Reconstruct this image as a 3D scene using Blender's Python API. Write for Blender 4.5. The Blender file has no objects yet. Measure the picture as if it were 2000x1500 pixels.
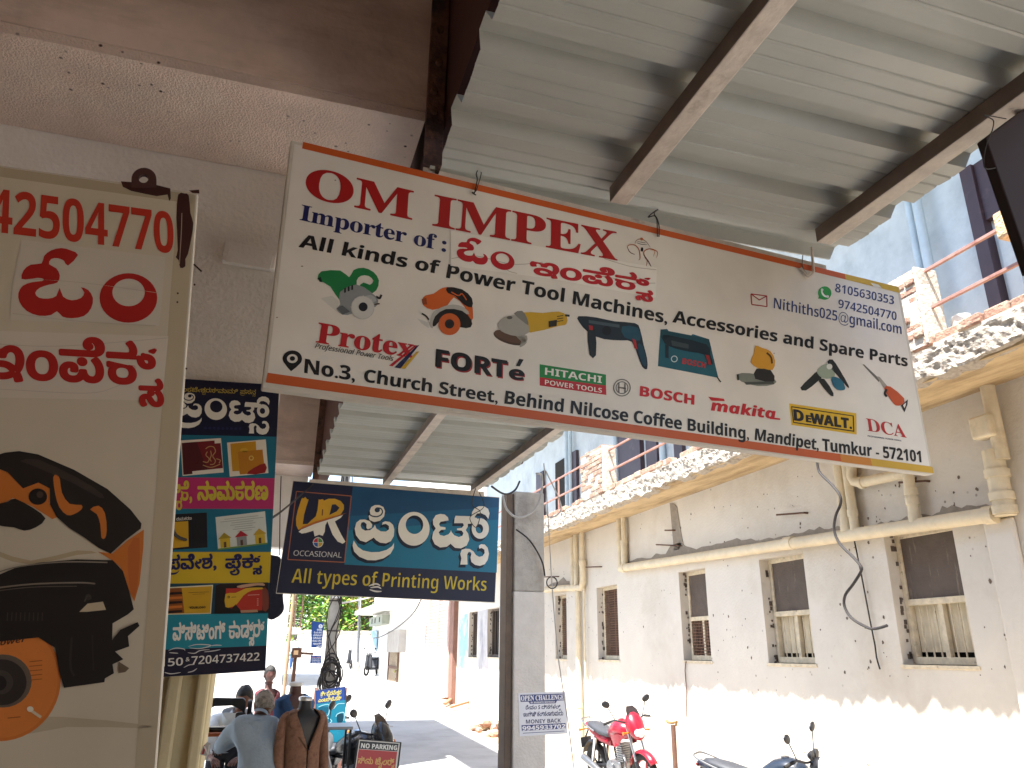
import bpy, bmesh, math, random
from mathutils import Vector, Matrix, noise
from mathutils.geometry import tessellate_polygon

random.seed(7)
SC = bpy.context.scene
COL = SC.collection
EYE = 1.85
F = 1480.0                       # focal length in photo pixels (2000 x 1500)

# ------------------------------------------------------------------ camera
def _n(v):
    return Vector(v).normalized()
_yd = _n((500 - 1000, 1270 - 750, F))
_h = _n((1, .01, 0))
_up = _h.cross(_yd).normalized()
if _up.y > 0:
    _up = -_up
_xd = _yd.cross(_up).normalized()
RM = Matrix((_xd, _yd, _up))                     # image axes (right, down, ahead) -> world
cam = bpy.data.cameras.new('camera')
cam.sensor_width = 36
cam.lens = 36 * F / 2000
cam.clip_start = .02
cam.clip_end = 2000
CAM = bpy.data.objects.new('camera', cam)
COL.objects.link(CAM)
_r = RM @ Vector((1, 0, 0)); _u = RM @ Vector((0, -1, 0)); _b = RM @ Vector((0, 0, -1))
CAM.matrix_world = Matrix(((_r.x, _u.x, _b.x, 0), (_r.y, _u.y, _b.y, 0), (_r.z, _u.z, _b.z, EYE), (0, 0, 0, 1)))
SC.camera = CAM
CP = Vector((0, 0, EYE))

# ------------------------------------------------------------------ sky, sun, exposure
SUN = Vector((.33, .20, -1.0))
W = bpy.data.worlds.new('World'); SC.world = W; W.use_nodes = True
nt = W.node_tree
sky = nt.nodes.new('ShaderNodeTexSky'); sky.sky_type = 'NISHITA'; sky.sun_disc = False
sky.sun_elevation = math.atan2(1, math.hypot(SUN.x, SUN.y))
sky.sun_rotation = math.atan2(-SUN.x, -SUN.y)
nt.links.new(sky.outputs[0], nt.nodes['Background'].inputs[0])
nt.nodes['Background'].inputs[1].default_value = .12
sl = bpy.data.lights.new('sun', 'SUN'); sl.energy = 4.6; sl.angle = math.radians(.53); sl.color = (1, .97, .925)
so = bpy.data.objects.new('sun', sl); COL.objects.link(so)
so.rotation_euler = SUN.to_track_quat('-Z', 'Y').to_euler()
SC.view_settings.view_transform = 'Standard'
SC.view_settings.look = 'None'
SC.view_settings.exposure = 2.27
SC.view_settings.gamma = 1
SC.cycles.max_bounces = 10
SC.cycles.diffuse_bounces = 6
SC.cycles.use_denoising = True

# ------------------------------------------------------------------ rays
def ray(px, py):
    return RM @ Vector(((px - 1000) / F, (py - 750) / F, 1))
def aty(px, py, Y):
    r = ray(px, py); return CP + r * (Y / r.y)
def atx(px, py, X):
    r = ray(px, py); return CP + r * (X / r.x)
def atz(px, py, Z):
    r = ray(px, py); return CP + r * ((Z - EYE) / r.z)
def gz(y):
    if y < 14: return 0.0
    if y < 60: return (y - 14) * .03
    return 1.38 + (y - 60) * .01
def atg(px, py):
    z = 0
    for _ in range(30):
        p = atz(px, py, z); z = .6 * z + .4 * gz(p.y)
    return atz(px, py, z)

# ------------------------------------------------------------------ colours and materials
def lin(c):
    return c / 12.92 if c <= .04045 else ((c + .055) / 1.055) ** 2.4
def hx(s):
    s = s.lstrip('#')
    return tuple(lin(int(s[i:i + 2], 16) / 255) for i in (0, 2, 4)) + (1,)

def mat(name, col, rough=.6, var=.12, scale=6, bump=.0, bscale=40, metal=0, col2=None, mix=(.45, .7), spots=None, spec=.5, streak=None):
    """plain surface with cloudy variation, optional second colour in patches, dark specks, bumps"""
    m = bpy.data.materials.new(name); m.use_nodes = True
    t = m.node_tree; N = t.nodes; L = t.links; b = N['Principled BSDF']
    b.inputs['Roughness'].default_value = rough; b.inputs['Metallic'].default_value = metal
    b.inputs['Specular IOR Level'].default_value = spec
    if isinstance(col, str): col = hx(col)
    tc = N.new('ShaderNodeTexCoord'); gp = N.new('ShaderNodeNewGeometry')
    src = gp.outputs['Position'] if var >= 0 else tc.outputs['Object']
    nz = N.new('ShaderNodeTexNoise'); nz.inputs['Scale'].default_value = scale; nz.inputs['Detail'].default_value = 6
    nz.inputs['Roughness'].default_value = .65
    L.new(src, nz.inputs['Vector'])
    mr = N.new('ShaderNodeMapRange'); mr.inputs[1].default_value = .3; mr.inputs[2].default_value = .7
    mr.inputs[3].default_value = 1 - abs(var); mr.inputs[4].default_value = 1 + abs(var)
    L.new(nz.outputs['Fac'], mr.inputs[0])
    cur = N.new('ShaderNodeRGB'); cur.outputs[0].default_value = col; out = cur.outputs[0]
    def mixc(a, bcol, fac):
        x = N.new('ShaderNodeMix'); x.data_type = 'RGBA'
        L.new(a, x.inputs[6])
        if isinstance(bcol, tuple): x.inputs[7].default_value = bcol
        else: L.new(bcol, x.inputs[7])
        L.new(fac, x.inputs[0]); return x.outputs[2]
    if col2 is not None:
        if isinstance(col2, str): col2 = hx(col2)
        n2 = N.new('ShaderNodeTexNoise'); n2.inputs['Scale'].default_value = scale * .45; n2.inputs['Detail'].default_value = 8
        n2.inputs['Roughness'].default_value = .7
        if streak:
            mp = N.new('ShaderNodeMapping'); mp.inputs['Scale'].default_value = streak; L.new(src, mp.inputs[0]); L.new(mp.outputs[0], n2.inputs['Vector'])
        else: L.new(src, n2.inputs['Vector'])
        r2 = N.new('ShaderNodeMapRange'); r2.inputs[1].default_value = mix[0]; r2.inputs[2].default_value = mix[1]
        L.new(n2.outputs['Fac'], r2.inputs[0]); out = mixc(out, col2, r2.outputs[0])
    if spots:
        vo = N.new('ShaderNodeTexVoronoi'); vo.inputs['Scale'].default_value = spots[1]; L.new(src, vo.inputs['Vector'])
        r3 = N.new('ShaderNodeMapRange'); r3.inputs[1].default_value = spots[2]; r3.inputs[2].default_value = spots[2] * .5
        L.new(vo.outputs['Distance'], r3.inputs[0])
        n3 = N.new('ShaderNodeTexNoise'); n3.inputs['Scale'].default_value = spots[1] * .13; L.new(src, n3.inputs['Vector'])
        r4 = N.new('ShaderNodeMapRange'); r4.inputs[1].default_value = .5; r4.inputs[2].default_value = .62; L.new(n3.outputs['Fac'], r4.inputs[0])
        mm = N.new('ShaderNodeMath'); mm.operation = 'MULTIPLY'; L.new(r3.outputs[0], mm.inputs[0]); L.new(r4.outputs[0], mm.inputs[1])
        out = mixc(out, hx(spots[0]), mm.outputs[0])
    vm = N.new('ShaderNodeVectorMath'); vm.operation = 'SCALE'; L.new(out, vm.inputs[0]); L.new(mr.outputs[0], vm.inputs[3])
    L.new(vm.outputs[0], b.inputs['Base Color'])
    if bump:
        n4 = N.new('ShaderNodeTexNoise'); n4.inputs['Scale'].default_value = bscale; n4.inputs['Detail'].default_value = 5
        L.new(src, n4.inputs['Vector'])
        bp = N.new('ShaderNodeBump'); bp.inputs['Strength'].default_value = bump; bp.inputs['Distance'].default_value = .02
        L.new(n4.outputs['Fac'], bp.inputs['Height']); L.new(bp.outputs[0], b.inputs['Normal'])
    return m

def print_mat(name, rough=.42, dirt=.10, spec=.4):
    """printed vinyl: colours of the artwork come with the mesh, plus a little grime"""
    m = bpy.data.materials.new(name); m.use_nodes = True
    t = m.node_tree; N = t.nodes; L = t.links; b = N['Principled BSDF']
    b.inputs['Roughness'].default_value = rough; b.inputs['Specular IOR Level'].default_value = spec
    a = N.new('ShaderNodeVertexColor'); a.layer_name = 'Col'
    gp = N.new('ShaderNodeNewGeometry')
    nz = N.new('ShaderNodeTexNoise'); nz.inputs['Scale'].default_value = 5; nz.inputs['Detail'].default_value = 8
    L.new(gp.outputs['Position'], nz.inputs['Vector'])
    mr = N.new('ShaderNodeMapRange'); mr.inputs[1].default_value = .3; mr.inputs[2].default_value = .7
    mr.inputs[3].default_value = 1 - dirt; mr.inputs[4].default_value = 1 + dirt * .3
    L.new(nz.outputs['Fac'], mr.inputs[0])
    vm = N.new('ShaderNodeVectorMath'); vm.operation = 'SCALE'; L.new(a.outputs[0], vm.inputs[0]); L.new(mr.outputs[0], vm.inputs[3])
    L.new(vm.outputs[0], b.inputs['Base Color'])
    n4 = N.new('ShaderNodeTexNoise'); n4.inputs['Scale'].default_value = 7; L.new(gp.outputs['Position'], n4.inputs['Vector'])
    bp = N.new('ShaderNodeBump'); bp.inputs['Strength'].default_value = .12; bp.inputs['Distance'].default_value = .02
    L.new(n4.outputs['Fac'], bp.inputs['Height']); L.new(bp.outputs[0], b.inputs['Normal'])
    return m

# ------------------------------------------------------------------ mesh builder
def wloc(o):
    v = Vector((0, 0, 0))
    while o is not None:
        v += o.location; o = o.parent
    return v

class MB:
    def __init__(s):
        s.v = []; s.f = []; s.mi = []; s.c = []
    def add(s, vs, fs, mi=0, col=None):
        k = len(s.v); s.v += [Vector(p) for p in vs]
        for f in fs:
            s.f.append([k + i for i in f]); s.mi.append(mi); s.c.append(col)
        return s
    def box(s, lo, hi, mi=0):
        x0, y0, z0 = lo; x1, y1, z1 = hi
        return s.hexa([(x0, y0, z0), (x1, y0, z0), (x1, y1, z0), (x0, y1, z0), (x0, y0, z1), (x1, y0, z1), (x1, y1, z1), (x0, y1, z1)], mi)
    def hexa(s, p, mi=0):
        return s.add(p, [(0, 3, 2, 1), (4, 5, 6, 7), (0, 1, 5, 4), (1, 2, 6, 5), (2, 3, 7, 6), (3, 0, 4, 7)], mi)
    def obox(s, c, size, M=None, mi=0):
        a, b, d = [x / 2 for x in size]; c = Vector(c)
        P = [Vector(q) for q in ((-a, -b, -d), (a, -b, -d), (a, b, -d), (-a, b, -d), (-a, -b, d), (a, -b, d), (a, b, d), (-a, b, d))]
        if M is not None: P = [M @ q for q in P]
        return s.hexa([c + q for q in P], mi)
    def bar(s, p, q, w, h, mi=0, up=(0, 0, 1)):
        p = Vector(p); q = Vector(q); d = (q - p).normalized(); up = Vector(up)
        if abs(d.dot(up)) > .98: up = Vector((1, 0, 0))
        a = d.cross(up).normalized() * (w / 2); b = a.cross(d).normalized() * (h / 2)
        return s.hexa([p - a - b, p + a - b, q + a - b, q - a - b, p - a + b, p + a + b, q + a + b, q - a + b], mi)
    def tube(s, pts, r, n=8, mi=0, cap=True, smooth=0):
        pts = [Vector(p) for p in pts]
        if smooth: pts = spline(pts, smooth)
        m = len(pts); R = r if isinstance(r, (list, tuple)) else [r] * m
        if len(R) != m: R = [R[0] + (R[-1] - R[0]) * i / (m - 1) for i in range(m)]
        vs = []; prev = None
        for i, p in enumerate(pts):
            d = (pts[min(i + 1, m - 1)] - pts[max(i - 1, 0)])
            d = d.normalized() if d.length > 1e-9 else Vector((0, 0, 1))
            if prev is None:
                a = d.cross(Vector((0, 0, 1)))
                if a.length < .05: a = d.cross(Vector((1, 0, 0)))
            else:
                a = prev - d * prev.dot(d)
            a.normalize(); prev = a; b = d.cross(a)
            vs += [p + (a * math.cos(2 * math.pi * k / n) + b * math.sin(2 * math.pi * k / n)) * R[i] for k in range(n)]
        fs = [(i * n + k, i * n + (k + 1) % n, (i + 1) * n + (k + 1) % n, (i + 1) * n + k) for i in range(m - 1) for k in range(n)]
        if cap: fs += [tuple(range(n - 1, -1, -1)), tuple((m - 1) * n + k for k in range(n))]
        return s.add(vs, fs, mi)
    def loft(s, rings, mi=0, cap=True, closed=True):
        n = len(rings[0]); vs = [p for r in rings for p in r]; m = len(rings)
        kk = n if closed else n - 1
        fs = [(i * n + k, i * n + (k + 1) % n, (i + 1) * n + (k + 1) % n, (i + 1) * n + k) for i in range(m - 1) for k in range(kk)]
        if cap: fs += [tuple(range(n - 1, -1, -1)), tuple((m - 1) * n + k for k in range(n))]
        return s.add(vs, fs, mi)
    def ell(s, c, r, nu=16, nv=10, mi=0, M=None, fn=None):
        c = Vector(c); vs = []; 
        for j in range(nv + 1):
            th = math.pi * j / nv
            for i in range(nu):
                ph = 2 * math.pi * i / nu
                d = Vector((math.sin(th) * math.cos(ph), math.sin(th) * math.sin(ph), math.cos(th)))
                p = Vector((d.x * r[0], d.y * r[1], d.z * r[2]))
                if fn: p = fn(p, d)
                if M is not None: p = M @ p
                vs.append(c + p)
        fs = [(j * nu + i, (j + 1) * nu + i, (j + 1) * nu + (i + 1) % nu, j * nu + (i + 1) % nu) for j in range(nv) for i in range(nu)]
        return s.add(vs, fs, mi)
    def lathe(s, prof, c=(0, 0, 0), axis='z', n=20, mi=0, sx=1, sy=1):
        c = Vector(c); rings = []
        for r, h in prof:
            ring = []
            for k in range(n):
                a = 2 * math.pi * k / n; x = r * math.cos(a) * sx; y = r * math.sin(a) * sy
                ring.append(c + (Vector((x, y, h)) if axis == 'z' else Vector((h, x, y)) if axis == 'x' else Vector((x, h, y))))
            rings.append(ring)
        return s.loft(rings, mi)
    def torus(s, c, R, r, axis='y', n=28, m=8, mi=0):
        c = Vector(c); vs = []
        for i in range(n):
            a = 2 * math.pi * i / n
            for k in range(m):
                b = 2 * math.pi * k / m; q = R + r * math.cos(b); h = r * math.sin(b)
                vs.append(c + (Vector((q * math.cos(a), h, q * math.sin(a))) if axis == 'y' else Vector((q * math.cos(a), q * math.sin(a), h)) if axis == 'z' else Vector((h, q * math.cos(a), q * math.sin(a)))))
        fs = [(i * m + k, ((i + 1) % n) * m + k, ((i + 1) % n) * m + (k + 1) % m, i * m + (k + 1) % m) for i in range(n) for k in range(m)]
        return s.add(vs, fs, mi)
    def prism(s, pts, d, mi=0):
        """closed outline (3-D points, may be concave) pushed by the vector d"""
        pts = [Vector(p) for p in pts]; d = Vector(d); n = len(pts)
        tr = tessellate_polygon([pts])
        fs = [tuple(t) for t in tr] + [tuple(n + i for i in reversed(t)) for t in tr]
        fs += [(i, (i + 1) % n, n + (i + 1) % n, n + i) for i in range(n)]
        return s.add(pts + [p + d for p in pts], fs, mi)
    def build(s, name, mats, parent=None, smooth=False, bevel=0, fix=True):
        me = bpy.data.meshes.new(name)
        off = wloc(parent) if parent else Vector((0, 0, 0))
        me.from_pydata([tuple(p - off) for p in s.v], [], s.f)
        if not isinstance(mats, (list, tuple)): mats = [mats]
        for m in mats: me.materials.append(m)
        me.polygons.foreach_set('material_index', s.mi)
        if any(c is not None for c in s.c):
            at = me.color_attributes.new('Col', 'FLOAT_COLOR', 'CORNER')
            flat = []
            for f, c in zip(s.f, s.c): flat += list(c or (1, 1, 1, 1)) * len(f)
            at.data.foreach_set('color', flat)
        elif fix:
            bm = bmesh.new(); bm.from_mesh(me); bmesh.ops.recalc_face_normals(bm, faces=bm.faces); bm.to_mesh(me); bm.free()
        if smooth:
            me.polygons.foreach_set('use_smooth', [True] * len(me.polygons))
            if smooth != 'all':
                try: me.set_sharp_from_angle(angle=math.radians(42))
                except Exception: pass
        o = bpy.data.objects.new(name, me); COL.objects.link(o)
        if parent: o.parent = parent
        if bevel:
            b = o.modifiers.new('bevel', 'BEVEL'); b.width = bevel; b.segments = 2; b.limit_method = 'ANGLE'; b.angle_limit = .7
        return o

def spline(pts, k=6, closed=False):
    pts = [Vector(p) for p in pts]; n = len(pts); out = []
    rng = range(n if closed else n - 1)
    for i in rng:
        if closed: a, b, c, d = pts[(i - 1) % n], pts[i], pts[(i + 1) % n], pts[(i + 2) % n]
        else: a, b, c, d = pts[max(i - 1, 0)], pts[i], pts[i + 1], pts[min(i + 2, n - 1)]
        for j in range(k):
            t = j / k
            out.append(.5 * ((2 * b) + (c - a) * t + (2 * a - 5 * b + 4 * c - d) * t * t + (3 * b - a - 3 * c + d) * t ** 3))
    if not closed: out.append(pts[-1])
    return out

def thing(name, label, cat, loc=(0, 0, 0), group=None):
    o = bpy.data.objects.new(name, None); COL.objects.link(o); o.location = loc; o.empty_display_size = .1
    o['label'] = label; o['category'] = cat
    if group: o['group'] = group
    return o
def tag(o, label, cat, group=None):
    o['label'] = label; o['category'] = cat
    if group: o['group'] = group
    return o
def structure(o):
    o['kind'] = 'structure'; return o
def dup(o, parent=None):
    c = o.copy(); COL.objects.link(c)
    if parent is not None: c.parent = parent
    for ch in list(o.children): dup(ch, c)
    return c
# ------------------------------------------------------------------ lettering: glyph outlines as polygons
def conv(s, style):
    o = ''
    for ch in s:
        k = ord(ch)
        U, Lw, D = {'serif': (0x1D400, 0x1D41A, 0x1D7CE), 'sans': (0x1D5D4, 0x1D5EE, 0x1D7EC), 'light': (0x1D5A0, 0x1D5BA, 0x1D7E2),
                    'slant': (0x1D63C, 0x1D656, 0x1D7EC), 'hand': (0x1D608, 0x1D622, 0x1D7E2)}[style]
        if 'A' <= ch <= 'Z': o += chr(U + k - 65)
        elif 'a' <= ch <= 'z': o += chr(Lw + k - 97)
        elif '0' <= ch <= '9': o += chr(D + k - 48)
        else: o += ch
    return o

_G = {}
def area2(p):
    return sum(p[i][0] * p[(i + 1) % len(p)][1] - p[(i + 1) % len(p)][0] * p[i][1] for i in range(len(p))) / 2
def inside(q, p):
    c = False
    for i in range(len(p)):
        a = p[i]; b = p[i - 1]
        if (a[1] > q[1]) != (b[1] > q[1]) and q[0] < (b[0] - a[0]) * (q[1] - a[1]) / (b[1] - a[1]) + a[0]: c = not c
    return c
def load_glyphs(chars):
    obs = []
    for ch in chars:
        if ch in _G or ch == ' ': continue
        cu = bpy.data.curves.new('glyph', 'FONT'); cu.body = ch + 'H'; cu.fill_mode = 'NONE'; cu.resolution_u = 4
        o = bpy.data.objects.new('glyph', cu); COL.objects.link(o); obs.append((ch, o, cu))
    dg = bpy.context.evaluated_depsgraph_get(); dg.update()
    for ch, o, cu in obs:
        ev = o.evaluated_get(dg); me = ev.to_mesh()
        nxt = {e.vertices[0]: e.vertices[1] for e in me.edges}
        co = [(v.co.x, v.co.y) for v in me.vertices]; seen = set(); loops = []
        for s in range(len(co)):
            if s in seen or s not in nxt: continue
            lp = []; k = s
            while k not in seen:
                seen.add(k); lp.append(co[k]); k = nxt.get(k, k)
            lp2 = [lp[0]]
            for p in lp[1:]:
                if abs(p[0] - lp2[-1][0]) + abs(p[1] - lp2[-1][1]) > 1e-5: lp2.append(p)
            if len(lp2) > 2: loops.append(lp2)
        ev.to_mesh_clear()
        hl = loops[-1]; loops = loops[:-1]
        adv = min(p[0] for p in hl) - .0967
        polys = []
        if loops:
            ar = [area2(l) for l in loops]; big = max(ar, key=abs)
            outs = [l for l, a in zip(loops, ar) if a * big > 0]; holes = [l for l, a in zip(loops, ar) if a * big < 0]
            polys = [[l, []] for l in outs]
            for h in holes:
                c = [pl for pl in polys if inside(h[0], pl[0])]
                if c: min(c, key=lambda pl: abs(area2(pl[0])))[1].append(h)
        _G[ch] = (polys, adv)
    for ch, o, cu in obs:
        bpy.data.objects.remove(o); bpy.data.curves.remove(cu)
def grow(p, d, hole=False):
    if abs(d) < 1e-6: return p
    n = len(p); a = area2(p); sg = 1 if a > 0 else -1
    if hole: sg = -sg
    o = []
    for i in range(n):
        x0, y0 = p[i - 1]; x1, y1 = p[i]; x2, y2 = p[(i + 1) % n]
        e1 = Vector((x1 - x0, y1 - y0)); e2 = Vector((x2 - x1, y2 - y1))
        e1.normalize(); e2.normalize()
        nn = Vector((e1.y + e2.y, -e1.x - e2.x)); l = nn.length
        if l < .3: nn = Vector((e1.y, -e1.x)); l = 1; k = 1
        else: k = min(2 / l, 1.6)
        nn = nn / l * (d * k * sg)
        o.append((x1 + nn.x, y1 + nn.y))
    return o
def ring(b, n=14):
    return [(b * 1.1 * math.cos(2 * math.pi * k / n), b * .8 * math.sin(2 * math.pi * k / n)) for k in range(n)]
def layout(s, bold=0, track=0):
    """-> list of (outer, holes); {X} hangs X under the letter before it, {r} the arc of a joined ra"""
    load_glyphs([c for c in s if c not in '{} '])
    x = 0; out = []; base = (0, .5); i = 0
    while i < len(s):
        ch = s[i]
        if ch == '{':
            j = s.index('}', i); sub = s[i + 1:j]; i = j + 1
            x0, x1 = base
            if sub == 'r':
                w = x1 - x0; t = .055 + bold
                arc = [(x0 - .02 * w, -.05), (x0 + .1 * w, -.2), (x0 + .45 * w, -.3), (x0 + .8 * w, -.24), (x0 + 1.0 * w, -.08)]
                sp = [(v.x, v.y) for v in spline([Vector((a, b, 0)) for a, b in arc], 5)]
                m = len(sp)
                up = [(p[0], p[1] + t * (.25 + math.sin(math.pi * k / (m - 1)))) for k, p in enumerate(sp)]
                out.append([sp + up[::-1], []])
            else:
                for pl, hs in _G[sub][0] if sub in _G else []:
                    k = .62
                    f = lambda p: (x0 + (x1 - x0) * .32 + p[0] * k, p[1] * k - .40)
                    for ox, oy in ring(bold) if bold > .025 else ((0, 0),):
                        h_ = lambda p: (f(p)[0] + ox, f(p)[1] + oy)
                        out.append([[h_(p) for p in pl], [[h_(p) for p in h] for h in hs]])
            continue
        i += 1
        if ch == ' ':
            x += .28; continue
        polys, adv = _G[ch]
        xs = [p[0] for pl, hs in polys for p in pl]
        if adv > .2 and xs: base = (x + min(xs), x + max(xs))
        for pl, hs in polys:
            for ox, oy in ring(bold) if bold > .006 else ((0, 0),):
                g = (bold + .022 if ch in ',.:-' else bold) if bold <= .006 else 0
                out.append([[(p[0] + x + ox, p[1] + oy) for p in grow(pl, g)], [[(p[0] + x + ox, p[1] + oy) for p in grow(h, g, True)] for h in hs]])
        x += adv + track + max(0, bold * 1.2 if bold > .006 else 0)
    return out

# ------------------------------------------------------------------ flat artwork on a plane
class Plane:
    def __init__(s, o, n):
        s.o = Vector(o); s.n = Vector(n).normalized()
        if s.n.dot(CP - s.o) < 0: s.n = -s.n
    def at(s, px, py, off=0):
        o = s.o + s.n * off; r = ray(px, py)
        return CP + r * ((o - CP).dot(s.n) / r.dot(s.n))
LAY = .0004
class Art(MB):
    """artwork traced in photo pixels on a plane; z maps zoomed pixels to photo pixels"""
    def __init__(s, pl, z=lambda x, y: (x, y), base=.001):
        super().__init__(); s.pl = pl; s.z = z; s.base = base; s.own = None
    def P(s, p, lay=0):
        q = s.z(*p[:2]); return s.pl.at(q[0], q[1], s.base + lay * LAY)
    def fill(s, pts, holes, col):
        loops = [pts] + holes; tr = tessellate_polygon(loops); allp = [p for l in loops for p in l]
        fs = []
        for t in tr:
            a, b, c = [allp[i] for i in t]
            nn = (b - a).cross(c - a)
            if nn.length < 1e-12: continue
            fs.append(t if nn.dot(s.pl.n) > 0 else t[::-1])
        s.add(allp, fs, 0, hx(col) if isinstance(col, str) else col)
    def poly(s, pts, col, lay=1, smooth=0, holes=()):
        if smooth: pts = [(v.x, v.y) for v in spline([Vector((x, y, 0)) for x, y in pts], smooth, True)]
        s.fill([s.P(p, lay) for p in pts], [[s.P(p, lay) for p in h] for h in holes], col); return s
    def disc(s, c, r, col, lay=1, ry=None, rot=0, inner=0, n=28):
        ry = ry or r
        def rg(k): return [(c[0] + k * (r * math.cos(a) * math.cos(rot) - ry * math.sin(a) * math.sin(rot)), c[1] + k * (r * math.cos(a) * math.sin(rot) + ry * math.sin(a) * math.cos(rot))) for a in [2 * math.pi * i / n for i in range(n)]]
        return s.poly(rg(1), col, lay, holes=[rg(inner)] if inner else ())
    def stroke(s, pts, w, col, lay=1, k=5, taper=False):
        p = [Vector((x, y, 0)) for x, y in pts]
        if k > 1: p = spline(p, k)
        n = len(p); a = []; b = []
        for i in range(n):
            d = (p[min(i + 1, n - 1)] - p[max(i - 1, 0)]); d.normalize(); q = Vector((-d.y, d.x, 0))
            ww = w / 2 * (math.sin(math.pi * (i + .35) / (n - .3)) ** .5 if taper else 1)
            a.append(p[i] + q * ww); b.append(p[i] - q * ww)
        for i in range(n - 1):
            s.fill([s.P(x, lay) for x in (a[i], a[i + 1], b[i + 1], b[i])], [], col)
        return s
    def text(s, t, bl, br, tl, col, style=None, bold=0, lay=2, track=0, top=None):
        if s.own is not None:                       # every line of lettering is a part of its own
            a = Art(s.pl, s.z, s.base); a.text(t, bl, br, tl, col, style, bold, lay, track, top); a.build('lettering', M['print'], s.own); return s
        if style: t = conv(t, style)
        L = layout(t, bold, track)
        xs = [p[0] for o, h in L for p in o]; ys = [p[1] for o, h in L for p in o]
        x0, x1 = min(xs), max(xs); yt = top or max(ys)
        O = s.P(bl, lay); U = s.P(br, lay) - O; V = s.P(tl, lay) - O
        for k, (o, hs) in enumerate(L):
            e = s.pl.n * (k % 29 * .000011)
            g = lambda p: O + U * ((p[0] - x0) / (x1 - x0)) + V * (p[1] / yt) + e
            s.fill([g(p) for p in o], [[g(p) for p in h] for h in hs], col)
        return s

load_glyphs(sorted(set('ಪ್ರಿಂಟ್ಸ್ಓಂ ಇಂಪೆಕ್ಸ್ಶ್ರೀ ವೆಂಕಟೇಶ್ವರಸ್ವಾಮಿ ಪ್ರಸನ್ನಕೆನಾಮಕರಣಪ್ರವೇಶಪ್ಲೆಕ್ಸ್ವಿಸಿಟಿಂಗ್ ಕಾರ್ಡ್ಸ್ಸೀನು ಟೈಲರ್ಸ್ ಭೈಎಂೈಕೇವಲ ದಿನಗಳಲಿಇಂಗಿಷ್ ಕಲಿಸಲಾಗುವುದುತು') - {' '}) + [conv(c, st) for st in ('sans', 'serif') for c in 'ABCDEFGHIJKLMNOPQRSTUVWXYZabcdefghijklmnopqrstuvwxyz0123456789'] + list('.,:-@&5'))
# ------------------------------------------------------------------ materials
M = {}
M['road'] = mat('worn_concrete_road', '#a8a7a4', .9, .1, 1.5, .35, 60, col2='#8e8c88', mix=(.5, .75))
M['dirt'] = mat('dusty_earth', '#b09a7c', .95, .2, 3, .6, 25, col2='#8a7456', mix=(.5, .7))
M['kerb'] = mat('pale_drain_slab', '#cfcac0', .9, .12, 4, .3, 50)
M['cream'] = mat('cream_limewash', '#d3ccc0', .85, .06, 1.2, .25, 30, col2='#bfb3a1', mix=(.52, .8), spots=('#6b5a48', 7, .12))
M['cream_pipe'] = mat('cream_painted_pipe', '#d3c5a8', .6, .12, 5, .1, 30, col2='#b5a488', mix=(.55, .75))
M['grey_cement'] = mat('grey_cement_patch', '#948a7d', .9, .15, 9, .4, 60)
M['soffit'] = mat('stained_slab_soffit', '#c3ab84', .9, .15, 3, .5, 20, col2='#8d7350', mix=(.45, .65), streak=(2, .35, 1))
M['rubble'] = mat('broken_concrete_edge', '#a89e90', .95, .25, 24, .5, 60, col2='#75665a', mix=(.55, .68))
M['brick'] = mat('orange_brick', '#9c7764', .9, .2, 9, .6, 50, col2='#b3a490', mix=(.48, .6))
M['mortar'] = mat('old_white_plaster', '#c4bcae', .9, .15, 8, .5, 30, col2='#9c9184', mix=(.5, .7))
M['blue'] = mat('pale_blue_wall', '#b9c3c8', .8, .12, 2.2, .15, 30, col2='#9aa6ae', mix=(.5, .75))
M['bluepipe'] = mat('pale_blue_pipe', '#b0c0c9', .5, .1, 5)
M['purple'] = mat('dark_maroon_paint', '#3a2a31', .5, .15, 7, col2='#5b4a4c', mix=(.55, .75))
M['rail'] = mat('pinkish_rusty_rail', '#a37a6e', .6, .2, 12, col2='#7a4a3c', mix=(.5, .7))
M['rust'] = mat('rusty_iron', '#5c4032', .8, .25, 14)
M['board'] = mat('weathered_brown_board', '#5b4f46', .8, .2, 4, .3, 40, col2='#8f8474', mix=(.58, .72), streak=(1, 6, .8))
M['mesh'] = mat('rusty_wire_mesh', '#7c5d4a', .8, .2, 10)
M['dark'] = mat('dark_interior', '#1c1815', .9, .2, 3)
M['curtain'] = mat('cream_window_cloth', '#d8ccb2', .9, .1, 6)
M['frame'] = mat('chipped_cream_frame', '#cfc1a6', .7, .2, 14, col2='#6d5a47', mix=(.6, .7))
M['white_wall'] = mat('white_limewash', '#ebe7e1', .85, .07, 2.5, .35, 60, col2='#dcd6cd', mix=(.5, .8))
M['rough_pink'] = mat('rough_pinkish_plaster', '#ead6cb', .95, .1, 6, .55, 150, col2='#ecdfd4', mix=(.5, .7), spots=('#4a3a34', 22, .16))
M['brown_plaster'] = mat('brown_smooth_plaster', '#e6d3c7', .9, .14, 3.5, .25, 25, col2='#c9b3a6', mix=(.45, .7), streak=(1, 1, 4))
M['fascia'] = mat('dark_red_oxide_beam', '#4d2a22', .85, .2, 5)
M['post'] = mat('dirty_brown_post', '#6b4a3e', .7, .25, 16, .5, 30, col2='#3a2a28', mix=(.5, .62))
M['sheet'] = mat('pale_roof_sheet', '#b0b2ac', .42, .08, 2.0, .05, 20, col2='#9da09a', mix=(.5, .8), streak=(.5, 5, 1), spec=.4)
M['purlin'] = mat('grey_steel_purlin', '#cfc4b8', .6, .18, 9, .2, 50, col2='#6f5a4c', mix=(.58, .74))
M['purlin_side'] = mat('brown_purlin_side', '#7d6f66', .75, .2, 9)
M['concrete'] = mat('grey_concrete_post', '#b3afa7', .9, .12, 7, .5, 60, col2='#98928a', mix=(.5, .7))
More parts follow.
